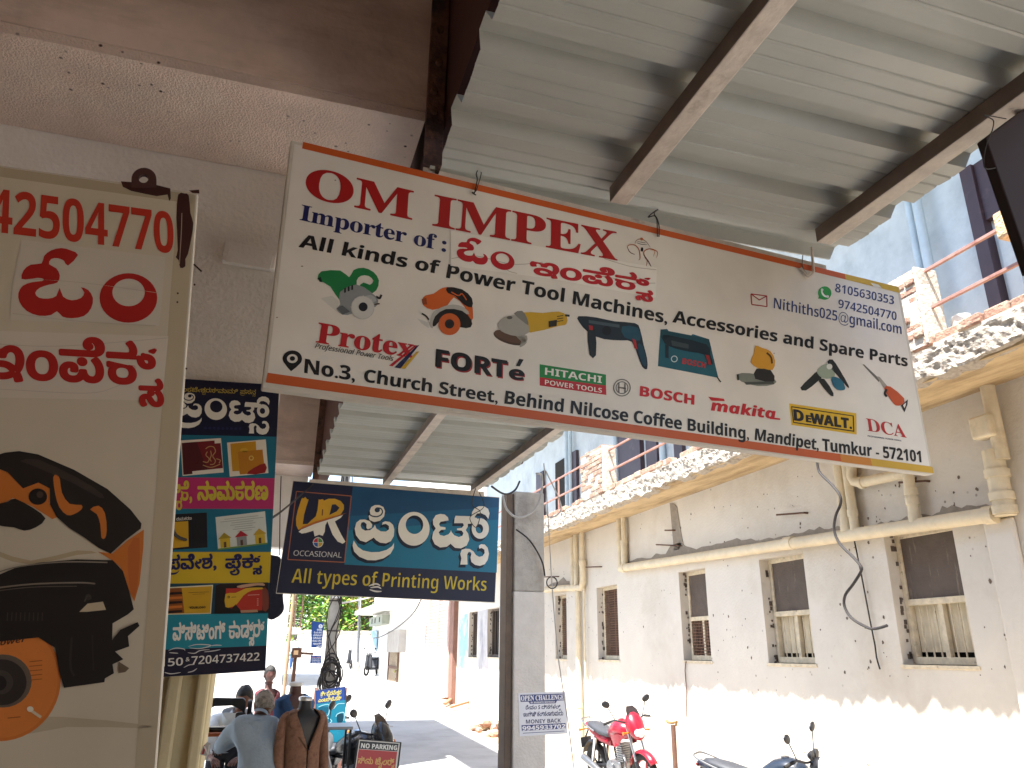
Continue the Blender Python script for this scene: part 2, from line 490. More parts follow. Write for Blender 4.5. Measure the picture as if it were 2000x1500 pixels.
M['whitewash'] = mat('whitewashed_concrete', '#d3cfc9', .9, .08, 6, .3, 40)
M['shade_concrete'] = mat('shaded_side_concrete', '#6a5c50', .9, .15, 7)  # concrete with the shade of the post's side put into the colour
M['beige'] = mat('cream_pillar_paint', '#cdbf98', .75, .1, 2.5, .1, 30, col2='#a99b7a', mix=(.5, .75), streak=(3, 3, .6))
M['black'] = mat('black_plastic', '#15151a', .45, .1, 8)
M['rubber'] = mat('tyre_rubber', '#1b1a1a', .85, .15, 20)
M['chrome'] = mat('bright_metal', '#b9babd', .28, .08, 10, metal=1)
M['alu'] = mat('dull_aluminium', '#8d8e90', .42, .12, 12, metal=.9)
M['wire'] = mat('dark_wire', '#2a2625', .6, .1, 10)
M['greywire'] = mat('pale_grey_cable', '#a9a6a0', .6, .1, 10)
M['white'] = mat('white_paint', '#dcdbd8', .6, .05, 4)
M['leaf'] = None
M['print'] = print_mat('printed_flex')
M['gloss_print'] = print_mat('printed_board', .3, .06)
M['flexback'] = mat('white_flex_back', '#c9c2b4', .6, .1, 4, col2='#a08a78', mix=(.62, .75))

# ------------------------------------------------------------------ ground
mb = MB(); xs = [-60, -20, -8, -3, 0, 1.5, 3, 4.5, 6, 9, 15, 30, 90]; ys = [-60, -20, -5, 0, 3, 6, 9, 12, 14, 17, 20, 25, 30, 36, 42, 50, 60, 80, 140, 400]
mb.add([(x, y, gz(y)) for y in ys for x in xs], [(j * len(xs) + i, j * len(xs) + i + 1, (j + 1) * len(xs) + i + 1, (j + 1) * len(xs) + i) for j in range(len(ys) - 1) for i in range(len(xs) - 1)])
structure(mb.build('road', M['road'], fix=False))
mb = MB(); yy = [-5, 0, 3, 6, 9, 12, 14, 17, 20, 25]; n = len(yy)
ex = [5.0 + .18 * noise.noise(Vector((y * .7, 3, 0))) for y in yy]
mb.add([(ex[i], y, gz(y) + .004) for i, y in enumerate(yy)] + [(6.3, y, gz(y) + .05) for y in yy], [(i, n + i, n + i + 1, i + 1) for i in range(n - 1)])
structure(mb.build('verge', M['dirt'], fix=False))
mb = MB()
y = 6.0
while y < 20:
    w = random.uniform(.55, .95); d = random.uniform(-.02, .02)
    mb.hexa([(4.66 + d, y, gz(y)), (4.92 + d, y, gz(y)), (4.92 + d, y + w - .02, gz(y + w)), (4.66 + d, y + w - .02, gz(y + w)),
             (4.66 + d, y, gz(y) + .02), (4.92 + d, y, gz(y) + .02), (4.92 + d, y + w - .02, gz(y + w) + .02), (4.66 + d, y + w - .02, gz(y + w) + .02)])
    y += w
structure(mb.build('kerb', M['kerb']))

# ------------------------------------------------------------------ our side: shop building
WY = 2.68
SB = thing('shop_building', 'shop building with white cross walls, brown beams and rough pink soffit behind the hanging signs', 'building', (-1, 2.5, 0))
mb = MB(); mb.box((-5, WY, EYE + .1), (-.02, WY + .2, 4.6)); mb.build('cross_wall', M['white_wall'], SB)
mb = MB(); mb.box((-5, WY + .02, 0), (-.118, WY + .22, EYE + .1)); mb.build('pillar', M['beige'], SB, bevel=.012)
mb = MB()
for a, b in ((-.245, -.205), (-.16, -.125)):
    mb.box((a, WY - .012, 0), (b, WY + .018, EYE + .09))
mb.build('pillar_moulding', M['beige'], SB, bevel=.008)
mb = MB(); mb.box((-5, 2.19, 3.603), (.36, WY - .003, 3.64)); mb.build('beam_soffit', M['rough_pink'], SB)
mb = MB(); mb.box((-5, 2.185, 3.642), (.36, WY - .003, 4.597)); mb.build('ceiling_beam', M['brown_plaster'], SB)
mb = MB(); mb.box((-5, 7.72, 3.603), (.36, 8.268, 3.64)); mb.build('beam_soffit', M['rough_pink'], SB)
mb = MB(); mb.box((-5, 7.715, 3.642), (.36, 8.268, 4.597)); mb.build('ceiling_beam', M['brown_plaster'], SB)
mb = MB(); mb.box((-5, -1.9, 0), (2.5, -1.7, 4.597)); mb.build('light_block_wall', M['brown_plaster'], SB)  # unseen wall added behind the camera to block light on the signs
for Y in (-8.8, -14.4):
    mb = MB(); mb.box((-5, Y, 0), (.1, Y + .2, 4.597)); mb.build('cross_wall', M['white_wall'], SB)
mb = MB(); mb.box((-5, 8.27, 2.85), (.33, 8.45, 4.597)); mb.build('cross_wall', M['white_wall'], SB)
mb = MB(); mb.box((-.6, 8.275, .0), (-.42, 8.45, 2.847)); mb.build('pillar', M['beige'], SB)
mb = MB(); mb.box((-6, -22, 4.6), (.5, 8.5, 4.8)); mb.build('ceiling_slab', M['brown_plaster'], SB)
mb = MB(); mb.box((.402, -22, 3.47), (.5, 8.5, 4.597)); mb.build('edge_beam', M['fascia'], SB)
mb = MB(); mb.box((-6, -22, 4.803), (.5, 8.5, 6.6)); mb.build('upper_storey', M['cream'], SB)
mb = MB(); mb.box((-6, -22, 6.603), (1.62, 8.6, 6.75)); mb.build('roof', M['concrete'], SB)  # unseen roof, drawn out and back to keep sun off signs and post
mb = MB(); mb.box((-5.2, -22, 0), (-5.003, 8.45, 4.597)); mb.build('back_wall', M['white_wall'], SB)
for Y in (2.03, 7.55):
    c = aty(845, 325, 2.03) if Y < 3 else Vector((.37, Y, 0))
    mb = MB(); x = c.x
    mb.box((x - .03, Y, EYE + 1.47), (x + .03, Y + .012, 4.597)); mb.box((x + .018, Y + .013, EYE + 1.47), (x + .03, Y + .06, 4.597))
    p = mb.build('hanging_post', M['post'], SB, bevel=.002)
    mb = MB()
    for z in (3.52, 3.6, 3.72, 3.86, 4.06, 4.2):
        q = random.uniform(-.012, .012)
        mb.lathe([(.003, -.016), (.011, -.014), (.013, -.004), (.013, .001)], (x - .004 + q, Y, z), 'y', 8)
    mb.build('bolt', M['rust'], p, smooth=True)
# small plate on the cross wall
JB = thing('cover_plate', 'white rectangular switch cover plate painted over on the cross wall beside the long sign', 'plate', tuple(aty(490, 505, WY)))
a, b, c_, d = [aty(*p, WY - .002) for p in ((440, 478), (543, 500), (536, 533), (432, 515))]
mb = MB(); mb.prism([a, b, c_, d], (0, -.035, 0)); mb.build('cover', M['white_wall'], JB, bevel=.005)
a, b, c_, d = [aty(*p, WY - .0375) for p in ((447, 484), (534, 503), (528, 527), (440, 511))]
mb = MB(); mb.prism([a, b, c_, d], (0, -.004, 0)); mb.build('rim', M['white_wall'], JB, bevel=.003)
# dark cloth bundle hanging under the far beam
mb = MB()
P_ = [aty(px, py, 8.2) for px, py in ((524, 1082), (548, 1086), (556, 1120), (553, 1165), (556, 1192), (546, 1203), (530, 1212), (520, 1205))]
mb.prism(P_, (0, .12, 0)); tag(mb.build('hanging_cloth', mat('navy_cloth', '#171a2b', .9, .2, 9, .6, 30), bevel=.03), 'dark navy cloth hanging behind the lower edge of the shop banner', 'cloth')

# ------------------------------------------------------------------ corrugated canopies
def sheet(x0, x1, y0, y1, z, pitch=.33):
    prof = []; y = y0
    while y < y1:
        for m_ in (.05, .105, .16): prof += [(y + m_ - .05, 0), (y + m_ - .006, 0), (y + m_, .004), (y + m_ + .006, 0)]
        prof += [(y + .215, 0), (y + .236, .046), (y + .302, .046), (y + .323, 0)]
        y += pitch
    prof.append((y, 0)); n = len(prof); xs = [x0 + (x1 - x0) * i / 14 for i in range(15)]
    mb = MB(); vs = []
    for i, x in enumerate(xs):
        for (yy, zz) in prof:
            jx = 0
            if i in (0, 14): jx = .012 * noise.noise(Vector((yy * 9, i, 2))) + (.012 if zz > .01 else 0) * (1 if i else -1)
            vs.append((x + jx, yy, z + zz + .006 * noise.noise(Vector((x * 1.3, yy * 1.1, z)))))
    fs = [(i * n + k, (i + 1) * n + k, (i + 1) * n + k + 1, i * n + k + 1) for i in range(14) for k in range(n - 1)]
    mb.add(vs, fs); return mb
def canopy(label, x0, x1, y0, y1, purl, bar, zz):
    T = thing('canopy', label, 'canopy', (x0, y1, zz))
    o = sheet(x0, x1, y0, y1, zz + .062).build('roof_sheet', M['sheet'], T, fix=False)
    so_ = o.modifiers.new('thickness', 'SOLIDIFY'); so_.thickness = .0015; so_.offset = 1
    for px_ in purl:
        mb = MB(); w = .066
        mb.box((px_ - w / 2, y0 - .3, zz), (px_ + w / 2, bar[0][1] + .01, zz + .06))
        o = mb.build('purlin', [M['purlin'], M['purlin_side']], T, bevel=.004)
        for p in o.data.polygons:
            if abs(p.normal.z) < .5: p.material_index = 1  # sides darker and browner than top and bottom
    mb = MB(); mb.bar((bar[0][0], bar[0][1] + .03, zz - .012), (bar[1][0], bar[1][1] + .03, zz - .012), .006, .045)
    mb.bar((bar[0][0], bar[0][1] + .055, zz - .034), (bar[1][0], bar[1][1] + .055, zz - .034), .05, .005)
    mb.build('front_bar', M['purlin'], T, bevel=.001)
    return T
CN = canopy('near corrugated sheet canopy on steel purlins above the long white tool sign', .402, 2.075, -.72, 2.16, (1.03, 1.885), ((.345, 2.05), (2.02, 2.185)), EYE + 1.475)
CF = canopy('far corrugated sheet canopy above the blue printing sign', .36, 1.99, 2.75, 7.0, (.985, 1.83), ((.29, 6.99), (1.94, 6.99)), EYE + 1.46)

# ------------------------------------------------------------------ concrete post with the notice
PY = 7.35
xl = aty(1004, 1200, PY).x; xr = aty(1064, 1200, PY).x
CPOST = thing('concrete_post', 'square concrete post, grey above and whitewashed below, carrying the open challenge notice', 'post', ((xl + xr) / 2, PY + .15, 0))
zs = aty(1030, 1155, PY).z
mb = MB(); mb.box((xl, PY, zs), (xr, PY + .26, 3.42)); mb.build('shaft', M['concrete'], CPOST, bevel=.012)
mb = MB(); mb.box((xl - .003, PY - .003, -.2), (xr + .003, PY + .263, zs - .002)); mb.build('whitewashed_base', M['whitewash'], CPOST, bevel=.012)
mb = MB(); mb.box((xl - .075, PY + .03, -.2), (xl - .005, PY + .24, 3.40)); mb.build('shaded_side_face', M['shade_concrete'], CPOST, bevel=.01)  # shaded left face of the post, painted in as a dark slab
def om_word(A, f, col, lay):
    A.poly([f(*p) for p in [(105, 862), (115, 820), (150, 792), (203, 786), (215, 750), (250, 722), (300, 711), (345, 722), (381, 745), (332, 797), (312, 773), (282, 761), (250, 765), (240, 790), (275, 810), (292, 845), (280, 880), (240, 890), (195, 905), (172, 930), (190, 953), (235, 958), (275, 945), (291, 905), (308, 948), (350, 966), (395, 955), (412, 928), (395, 903), (430, 915), (454, 955), (445, 1005), (410, 1043), (350, 1054), (305, 1046), (278, 1020), (250, 1038), (190, 1042), (130, 1018), (95, 975), (90, 930), (112, 895), (155, 878), (205, 872), (212, 862), (185, 857), (150, 862)]], col, lay, 2)
    el = lambda cx, cy, rx, ry: [f(cx + rx * math.cos(t * .1745), cy + ry * math.sin(t * .1745)) for t in range(36)]
    A.poly(el(627, 955, 141, 121), col, lay, holes=[el(628, 928, 79, 67)])
# ------------------------------------------------------------------ the long white tool sign
oL = aty(568, 273, 2.02); oR = aty(1757, 560, 2.02 * 1.09)
dU = Vector((oR.x - oL.x, oR.y - oL.y, 0)).normalized()
PL = Plane(oL, Vector((dU.y, -dU.x, 0)))
OM = thing('hanging_sign', 'long white tool shop sign with red OM IMPEX lettering, hung under the near canopy', 'sign', tuple((oL + oR) / 2 - Vector((0, 0, .8))))
cor = [PL.at(568, 273), PL.at(1757, 560), PL.at(1823, 927), PL.at(511, 757)]
mb = MB(); th = PL.n * -.035
ins = [cor[0].lerp(cor[2], 0)]
mb.prism(cor, th); mb.build('sign_box', M['flexback'], OM, bevel=.004)
za = lambda x, y: (500 + .35 * x, 250 + .35 * y)
zb = lambda x, y: (1150 + .4 * x, 350 + .4 * y)
zc = lambda x, y: (1000 + x / 2, y / 2)
zi = lambda x, y: (x, y)
WHT = '#dfd9ce'
A = Art(PL, zi)
A.poly([(575, 281), (1752, 565), (1817, 917), (521, 746)], WHT, 0)
A.poly([(592, 277), (1700, 547), (1702, 558), (590, 290)], '#c65a25', 1)
A.poly([(1650, 535), (1755, 561), (1757, 572), (1652, 546)], '#c7a23a', 2)
A.poly([(523, 728), (1700, 895), (1704, 910), (519, 747)], '#c05a2a', 1)
A.poly([(1640, 886.5), (1821, 911.5), (1824, 924.5), (1644, 902.5)], '#c7a03a', 2)
A.poly([(1640, 886.5), (1700, 895), (1704, 910), (1644, 902.5)], '#c47e32', 3)
A.z = zi
for sx, sy, r in ((655, 352, 2), (1310, 660, 1.6), (590, 520, 2.4), (1240, 832, 2), (1703, 690, 2), (900, 462, 1.5), (742, 700, 1.2), (541, 620, 2), (1512, 690, 1.5)):
    A.disc((sx, sy), r, '#8a7c6a', 1, r * .6, n=8)
A.poly([(1700, 552), (1716, 556), (1722, 562), (1708, 561)], '#d8d2c4', 3)
A.build('sign_face', M['print'], OM)
RED = '#a81f1f'; NAVY = '#1f2258'; BLK = '#17161a'
A = Art(PL, za); A.own = OM
A.text('OM', (268, 378), (872, 512), (288, 208), RED, 'serif', .012)
A.text('IMPEX', (983, 543), (2017, 740), (997, 371), RED, 'serif', .008)
A = Art(PL, za); A.text('Importer of :', (243, 512), (1060, 690), (256, 425), NAVY, 'serif', .005)
A.build('lettering', M['print'], OM)
A = Art(PL, zi); A.own = OM
A.text('All kinds of', (583, 482), (857, 535), (590, 455), BLK, 'sans', .010)
A.text('Power Tool Machines,', (871, 542), (1303, 632), (876, 514), BLK, 'sans', .010)
A.text('Accessories and Spare Parts', (1313, 629), (1773, 716), (1316, 604), BLK, 'sans', .010)
A = Art(PL, zi)
A.poly([(880, 450), (1283, 523), (1281, 582), (1080, 545), (880, 519)], '#e9e4da', 4)
for st in ([(882, 505), (930, 500), (1000, 516), (1060, 512)], [(1130, 545), (1180, 540), (1230, 552), (1280, 553)], [(1180, 505), (1230, 520), (1282, 527)], [(985, 522), (995, 530), (1010, 534)]):
    A.stroke(st, 1.3, '#b9b0a2', 5)
om_word(A, lambda x, y: (892 + (x - 88) * .166, 459 + (y - 711) * .148 + (x - 88) * .026), '#b5222c', 6)
A.text('ಇಂಪೆಕ್{ಸ}', (1033, 533), (1276, 573), (1037, 496), '#b5222c', None, .034, lay=6)
A.build('pasted_strip', M['print'], OM)
A = Art(PL, zi); A.own = OM
A.text('No.3,', (594, 728), (693, 744), (596, 700), BLK, 'sans', .010)
A.text('Church Street,', (710, 745), (972, 787), (713, 719), BLK, 'sans', .010)
A.text('Behind Nilcose Coffee Building,', (985, 788), (1463, 858), (988, 761), BLK, 'sans', .010)
A.text('Mandipet,', (1474, 859), (1599, 879), (1476, 835), BLK, 'sans', .010)
A.text('Tumkur - 572101', (1607, 880), (1800, 903), (1606, 855), BLK, 'sans', .010)
A.z = za
A.disc((203, 1287), 54, BLK, 2, 46, inner=.52); A.disc((203, 1285), 16, BLK, 2, 14)
A.poly([(152, 1302), (254, 1306), (225, 1335), (195, 1358), (172, 1332)], BLK, 1)
A.disc((203, 1287), 30, WHT, 3, 25); A.disc((203, 1286), 15, BLK, 4, 13)
A.build('location_mark', M['print'], OM)
A = Art(PL, zi); A.own = OM
NV = '#2c3a6e'
A.text('8105630353', (1631, 570), (1746, 595), (1632, 553), NV, 'sans', -.012)
A.text('9742504770', (1637, 601), (1751, 626), (1638, 584), NV, 'sans', -.012)
A.text('Nithiths025@gmail.com', (1511, 602), (1761, 653), (1512, 580), NV, 'sans', -.012)
A.z = zb
A.disc((1152, 556), 33, '#2f9a41', 2); A.poly([(1124, 570), (1140, 584), (1120, 583)], '#2f9a41', 2)
A.stroke([(1138, 538), (1140, 556), (1152, 570), (1168, 574)], 9, '#f0f0ea', 3)
for q in ((1139, 540), (1166, 573)): A.disc(q, 6.5, '#f0f0ea', 3)
ev = [(792, 560), (869, 570), (870, 622), (796, 612)]
for i in range(4): A.stroke([ev[i], ev[(i + 1) % 4]], 5, '#a3262a', 2, 1)
A.stroke([(792, 560), (833, 590), (869, 570)], 5, '#a3262a', 2, 1)
A.build('contact_icons', M['print'], OM)
A = Art(PL, zb)
for st, c, w in (([(187, 335), (195, 322), (225, 322), (245, 345), (250, 385), (243, 395)], '#a5562a', 5), ([(280, 425), (285, 395), (270, 370), (272, 350), (300, 340), (335, 355), (330, 385)], '#a5562a', 5), ([(305, 428), (290, 400), (278, 385), (268, 365)], '#5c2c26', 6),
                 ([(188, 330), (200, 355), (225, 368)], '#5c2c26', 4), ([(225, 318), (232, 300), (255, 292), (280, 305), (300, 332)], '#6b3a2c', 3), ([(232, 310), (258, 318), (285, 320)], BLK, 3), ([(236, 303), (258, 308), (280, 311)], BLK, 2.5), ([(300, 345), (322, 350), (315, 378)], '#c8782c', 3)):
    A.stroke(st, w, c, 2, 5, True)
A.disc((258, 292), 7, '#c8642c', 3); A.disc((260, 343), 6, BLK, 3, 11)
A.build('emblem', M['print'], OM)

def tool(fn):
    A = Art(PL, za); fn(A); A.build('tool_picture', M['print'], OM)
def t1(A):
    A.poly([(360, 950), (425, 935), (460, 965), (455, 1030)], '#cfccc2', 1)
    A.poly([(345, 835), (365, 800), (470, 795), (520, 832), (545, 792), (600, 780), (655, 803), (686, 850), (672, 905), (628, 925), (575, 890), (600, 862), (635, 875), (655, 852), (628, 825), (585, 825), (562, 850), (560, 890), (520, 925), (468, 962), (415, 885), (352, 850)], '#1f7a43', 2, 2)
    A.poly([(345, 838), (362, 830), (370, 860), (355, 858)], '#16211a', 3)
    A.poly([(468, 915), (560, 873), (640, 915), (682, 960), (665, 1000), (590, 985), (540, 1035), (482, 1042), (448, 1010), (470, 985)], '#8b8f90', 3, 2)
    A.poly([(560, 960), (640, 930), (672, 965), (600, 985)], '#a9adad', 4, 2); A.poly([(450, 1005), (482, 990), (525, 1025), (482, 1042)], '#5d6163', 4)
    for k in range(3): A.poly([(492 + 20 * k, 893 - 8 * k), (502 + 20 * k, 890 - 8 * k), (502 + 20 * k, 918 - 8 * k), (492 + 20 * k, 920 - 8 * k)], '#2a2d2e', 5)
    A.disc((595, 1002), 66, '#b9b8b2', 4); A.disc((595, 1002), 62, '#cbcac4', 5); A.disc((598, 998), 25, '#20222c', 6)
    for k in range(8):
        a = k * .785; A.poly([(595 + 55 * math.cos(a), 1002 + 55 * math.sin(a)), (595 + 67 * math.cos(a + .05), 1002 + 67 * math.sin(a + .05)), (595 + 67 * math.cos(a + .1), 1002 + 67 * math.sin(a + .1))], WHT, 6)
    A.stroke([(670, 940), (690, 950), (700, 930)], 12, '#2a2320', 3); A.stroke([(660, 985), (690, 980)], 8, '#4a2e22', 3)
def t2(A):
    A.poly([(898, 1062), (962, 1085), (965, 1118), (925, 1092)], '#c9c6bd', 1)
    A.poly([(928, 960), (945, 935), (990, 925), (1025, 900), (1062, 888), (1130, 895), (1195, 945), (1212, 1060), (1185, 1075), (1165, 1000), (1105, 945), (1068, 990), (985, 1015), (935, 990)], '#cf6125', 2, 2)
    A.poly([(1066, 888), (1150, 900), (1205, 950), (1205, 1000), (1160, 985), (1112, 938), (1070, 920)], '#1d1a1a', 3, 2)
    A.stroke([(1090, 915), (1130, 935), (1150, 925), (1175, 960)], 6, '#cf6125', 4)
    A.poly([(968, 1095), (985, 1035), (1035, 1000), (1100, 985), (1160, 1000), (1190, 1040), (1100, 1020), (1030, 1040), (1000, 1085), (985, 1118)], '#b5b2aa', 3, 2)
    A.poly([(1000, 1050), (1060, 1010), (1150, 1020), (1202, 1070), (1198, 1112), (1140, 1112), (1085, 1070), (1035, 1070), (1000, 1105), (985, 1100)], '#1c1a1a', 4, 2)
    A.disc((1080, 1095), 61, '#c95f28', 5); A.disc((1080, 1093), 26, '#241c1c', 6); A.disc((1080, 1093), 13, '#120f10', 7)
    A.stroke([(925, 1035), (950, 1050), (965, 1070)], 9, '#2a2623', 4); A.poly([(925, 955), (950, 948), (955, 985), (932, 985)], '#8a3d18', 4)
def t3(A):
    A.disc((1418, 1170), 96, '#4a372b', 1, 36, .28); A.disc((1418, 1164), 92, '#5d4433', 2, 30, .28)
    A.poly([(1450, 1160), (1512, 1158), (1508, 1200), (1488, 1218), (1470, 1222), (1480, 1190)], '#9b998f', 2, 2)
    A.poly([(1480, 1030), (1600, 1032), (1690, 1024), (1735, 1050), (1732, 1095), (1690, 1105), (1530, 1142), (1500, 1100)], '#c8a02a', 3, 2)
    A.poly([(1350, 1090), (1385, 1055), (1440, 1045), (1485, 1030), (1510, 1075), (1525, 1140), (1460, 1162), (1390, 1145), (1355, 1120)], '#a3a198', 4, 2)
    A.poly([(1440, 1035), (1485, 1020), (1512, 1060), (1520, 1100), (1490, 1080)], '#7e7c75', 5, 2); A.disc((1415, 1058), 16, '#56544f', 6, 9)
    A.poly([(1632, 1078), (1680, 1070), (1678, 1105), (1634, 1112)], '#2a2418', 5)
    for k in range(3): A.stroke([(1680, 1052 + 14 * k), (1715, 1046 + 14 * k)], 5, '#4a3c18', 5, 1)
    A.stroke([(1725, 1045), (1750, 1048)], 12, '#2a2620', 4)
def t4(A):
    A.z = zc
    A.poly([(260, 1235), (330, 1240), (400, 1255), (480, 1262), (500, 1285), (515, 1350), (528, 1400), (528, 1442), (508, 1432), (490, 1385), (468, 1335), (430, 1330), (360, 1325), (300, 1300), (262, 1258)], '#1f2a33', 2, 2)
    A.poly([(430, 1275), (492, 1280), (500, 1330), (440, 1318)], '#1d4a5c', 3, 2); A.poly([(300, 1250), (420, 1268), (420, 1280), (300, 1262)], '#45535a', 3)
    A.poly([(295, 1280), (325, 1288), (328, 1388), (303, 1386)], '#20252a', 3, 2); A.poly([(490, 1345), (512, 1355), (526, 1425), (508, 1420)], '#1c4052', 3, 2)
    A.poly([(470, 1322), (484, 1330), (490, 1365), (478, 1360)], '#a32a28', 4); A.poly([(300, 1270), (316, 1273), (316, 1290), (302, 1288)], '#a32a28', 4); A.disc((370, 1292), 18, '#12171c', 4)
def t5(A):
    A.z = zc
    A.poly([(580, 1287), (606, 1285), (612, 1293), (700, 1310), (706, 1305), (770, 1325), (806, 1476), (570, 1430)], '#1f5a68', 1)
    A.poly([(580, 1287), (770, 1325), (780, 1365), (582, 1320)], '#174550', 2)
    A.poly([(590, 1308), (640, 1315), (760, 1345), (775, 1385), (785, 1420), (765, 1425), (750, 1385), (700, 1375), (640, 1362), (595, 1340)], '#16262e', 3, 2)
    A.poly([(622, 1330), (690, 1345), (690, 1362), (625, 1350)], '#3a4448', 4); A.poly([(755, 1385), (770, 1388), (780, 1425), (768, 1425)], '#8c2626', 4)
    A.poly([(600, 1345), (612, 1348), (612, 1400), (598, 1396)], '#16262e', 3)
    A.disc((634, 1402), 13, '#c9d2d0', 3, inner=.75); A.text('BOSCH', (664, 1420), (756, 1438), (667, 1398), '#b03434', 'sans', .02)
    A.stroke([(800, 1470), (810, 1485), (816, 1492)], 5, '#14171a', 3)
def t6(A):
    A.z = zc
    A.poly([(880, 1462), (930, 1458), (1025, 1480), (1022, 1502), (960, 1508), (895, 1490)], '#7d8278', 1, 2); A.poly([(905, 1492), (1020, 1490), (1025, 1500), (915, 1503)], '#4d514a', 2)
    A.poly([(955, 1440), (1010, 1445), (1025, 1490), (950, 1480)], '#2a2723', 2, 2)
    A.poly([(950, 1350), (975, 1358), (1010, 1372), (1028, 1410), (1018, 1445), (985, 1440), (960, 1438), (932, 1415), (945, 1380)], '#cf962c', 3, 2)
    A.stroke([(995, 1378), (1012, 1395), (1016, 1420)], 7, '#4a3418', 4); A.stroke([(882, 1462), (884, 1485)], 8, '#34362f', 3, 1)
def t7(A):
    A.z = zb
    A.poly([(1033, 1018), (1085, 965), (1120, 935), (1160, 940), (1120, 985), (1060, 1032)], '#262b28', 2, 2)
    A.poly([(1115, 930), (1162, 900), (1195, 930), (1200, 965), (1160, 975), (1125, 960)], '#9aa792', 3, 2)
    A.poly([(1165, 890), (1190, 880), (1225, 930), (1270, 1010), (1262, 1015), (1215, 960), (1180, 920)], '#24282a', 3, 2)
    A.poly([(1185, 965), (1230, 975), (1252, 1015), (1245, 1030), (1212, 1028), (1190, 1000)], '#2c6a82', 4, 2); A.poly([(1122, 985), (1150, 975), (1195, 1045), (1182, 1058)], '#202524', 4, 2); A.disc((1175, 915), 14, '#dcdcd0', 4)
def t8(A):
    A.z = zb
    A.poly([(1337, 905), (1344, 904), (1425, 980), (1415, 990)], '#6d6a62', 1); A.poly([(1405, 962), (1420, 965), (1462, 1015), (1445, 1028)], '#9a9488', 2)
    A.poly([(1442, 1022), (1472, 1012), (1540, 1070), (1530, 1100), (1500, 1105), (1478, 1082)], '#b9502e', 3, 2)
    A.stroke([(1455, 1025), (1446, 1045), (1455, 1062)], 11, '#242124', 4); A.poly([(1525, 1105), (1558, 1075), (1556, 1100), (1542, 1138)], '#26232a', 4); A.poly([(1535, 1103), (1549, 1090), (1547, 1105), (1541, 1118)], WHT, 5)
for f_ in (t1, t2, t3, t4, t5, t6, t7, t8): tool(f_)
A = Art(PL, za)
A.text('Protex', (333, 1195), (878, 1283), (350, 1085), '#b5232b', 'serif', .012, lay=3)
A.text('Professional Power Tools', (327, 1228), (765, 1300), (334, 1198), BLK, 'hand', .004, lay=4)
A.poly([(886, 1212), (900, 1213), (762, 1330), (742, 1326)], '#b5232b', 2); A.poly([(898, 1214), (912, 1210), (806, 1342), (772, 1336)], '#1c2148', 4); A.poly([(898, 1248), (912, 1247), (832, 1344), (806, 1341)], '#c8a02c', 5)
A.build('trade_mark', M['print'], OM)
A = Art(PL, za)
A.text('FORT', (1006, 1338), (1408, 1402), (1011, 1238), '#9c2a2c', 'sans', .02, lay=1); A.text('FORT', (1000, 1330), (1402, 1394), (1005, 1230), BLK, 'sans', .02, lay=2)
A.text('e', (1414, 1402), (1500, 1413), (1417, 1345), '#9c2a2c', 'sans', .02, lay=1); A.text('e', (1410, 1397), (1495, 1407), (1413, 1340), BLK, 'sans', .02, lay=2)
A.poly([(1450, 1328), (1470, 1288), (1494, 1292), (1472, 1330)], BLK, 2)
A.build('trade_mark', M['print'], OM)
A = Art(PL, za)
A.poly([(1583, 1318), (1953, 1376), (1953, 1437), (1583, 1391)], '#1f8242', 1); A.poly([(1583, 1391), (1953, 1437), (1955, 1490), (1583, 1437)], '#b8262e', 1)
A.text('HITACHI', (1612, 1376), (1930, 1424), (1614, 1336), '#e8e4da', 'sans'); A.text('POWER TOOLS', (1612, 1431), (1930, 1478), (1613, 1404), '#e8e4da', 'sans', -.01)
A.build('trade_mark', M['print'], OM)
A = Art(PL, zb)
A.disc((162, 1018), 43, '#6a655e', 2, inner=.88); A.disc((162, 1018), 31, '#6a655e', 2, inner=.86); A.poly([(142, 1012), (182, 1018), (182, 1026), (142, 1020)], '#6a655e', 2)
for x in (144, 174): A.poly([(x, 992), (x + 6, 993), (x + 6, 1042), (x, 1041)], '#6a655e', 3)
A.text('BOSCH', (248, 1057), (515, 1101), (251, 1008), '#c0232c', 'sans', .02)
A.build('trade_mark', M['print'], OM)
A = Art(PL, zb); A.text('makita', (596, 1128), (916, 1172), (592, 1072), '#c0232c', 'slant', .02); A.poly([(583, 1062), (660, 1072), (664, 1084), (600, 1082)], '#c0232c', 3); A.poly([(880, 1160), (935, 1168), (934, 1176), (885, 1171)], '#c0232c', 3)
A.build('trade_mark', M['print'], OM)
A = Art(PL, zb); A.poly([(978, 1095), (1306, 1143), (1308, 1247), (990, 1200)], '#d3ab28', 1)
fr = [(988, 1108), (1294, 1154), (1297, 1234), (998, 1190)]
A.poly(fr, '#2b2414', 2); A.poly([(993, 1114), (1288, 1158), (1291, 1227), (1002, 1185)], '#d3ab28', 3)
A.text('D', (1002, 1176), (1052, 1184), (998, 1122), BLK, 'sans', .03, lay=4); A.text('E', (1060, 1184), (1088, 1188), (1059, 1150), BLK, 'sans', .03, lay=4); A.text('WALT.', (1082, 1190), (1286, 1218), (1080, 1140), BLK, 'sans', .04, lay=4)
A.build('trade_mark', M['print'], OM)
A = Art(PL, zb); A.text('DCA', (1362, 1228), (1553, 1263), (1352, 1165), '#b0262c', 'serif'); A.text('PROFESSIONAL POWER TOOLS', (1362, 1257), (1526, 1280), (1362, 1250), '#34405a', 'sans')
A.build('trade_mark', M['print'], OM)
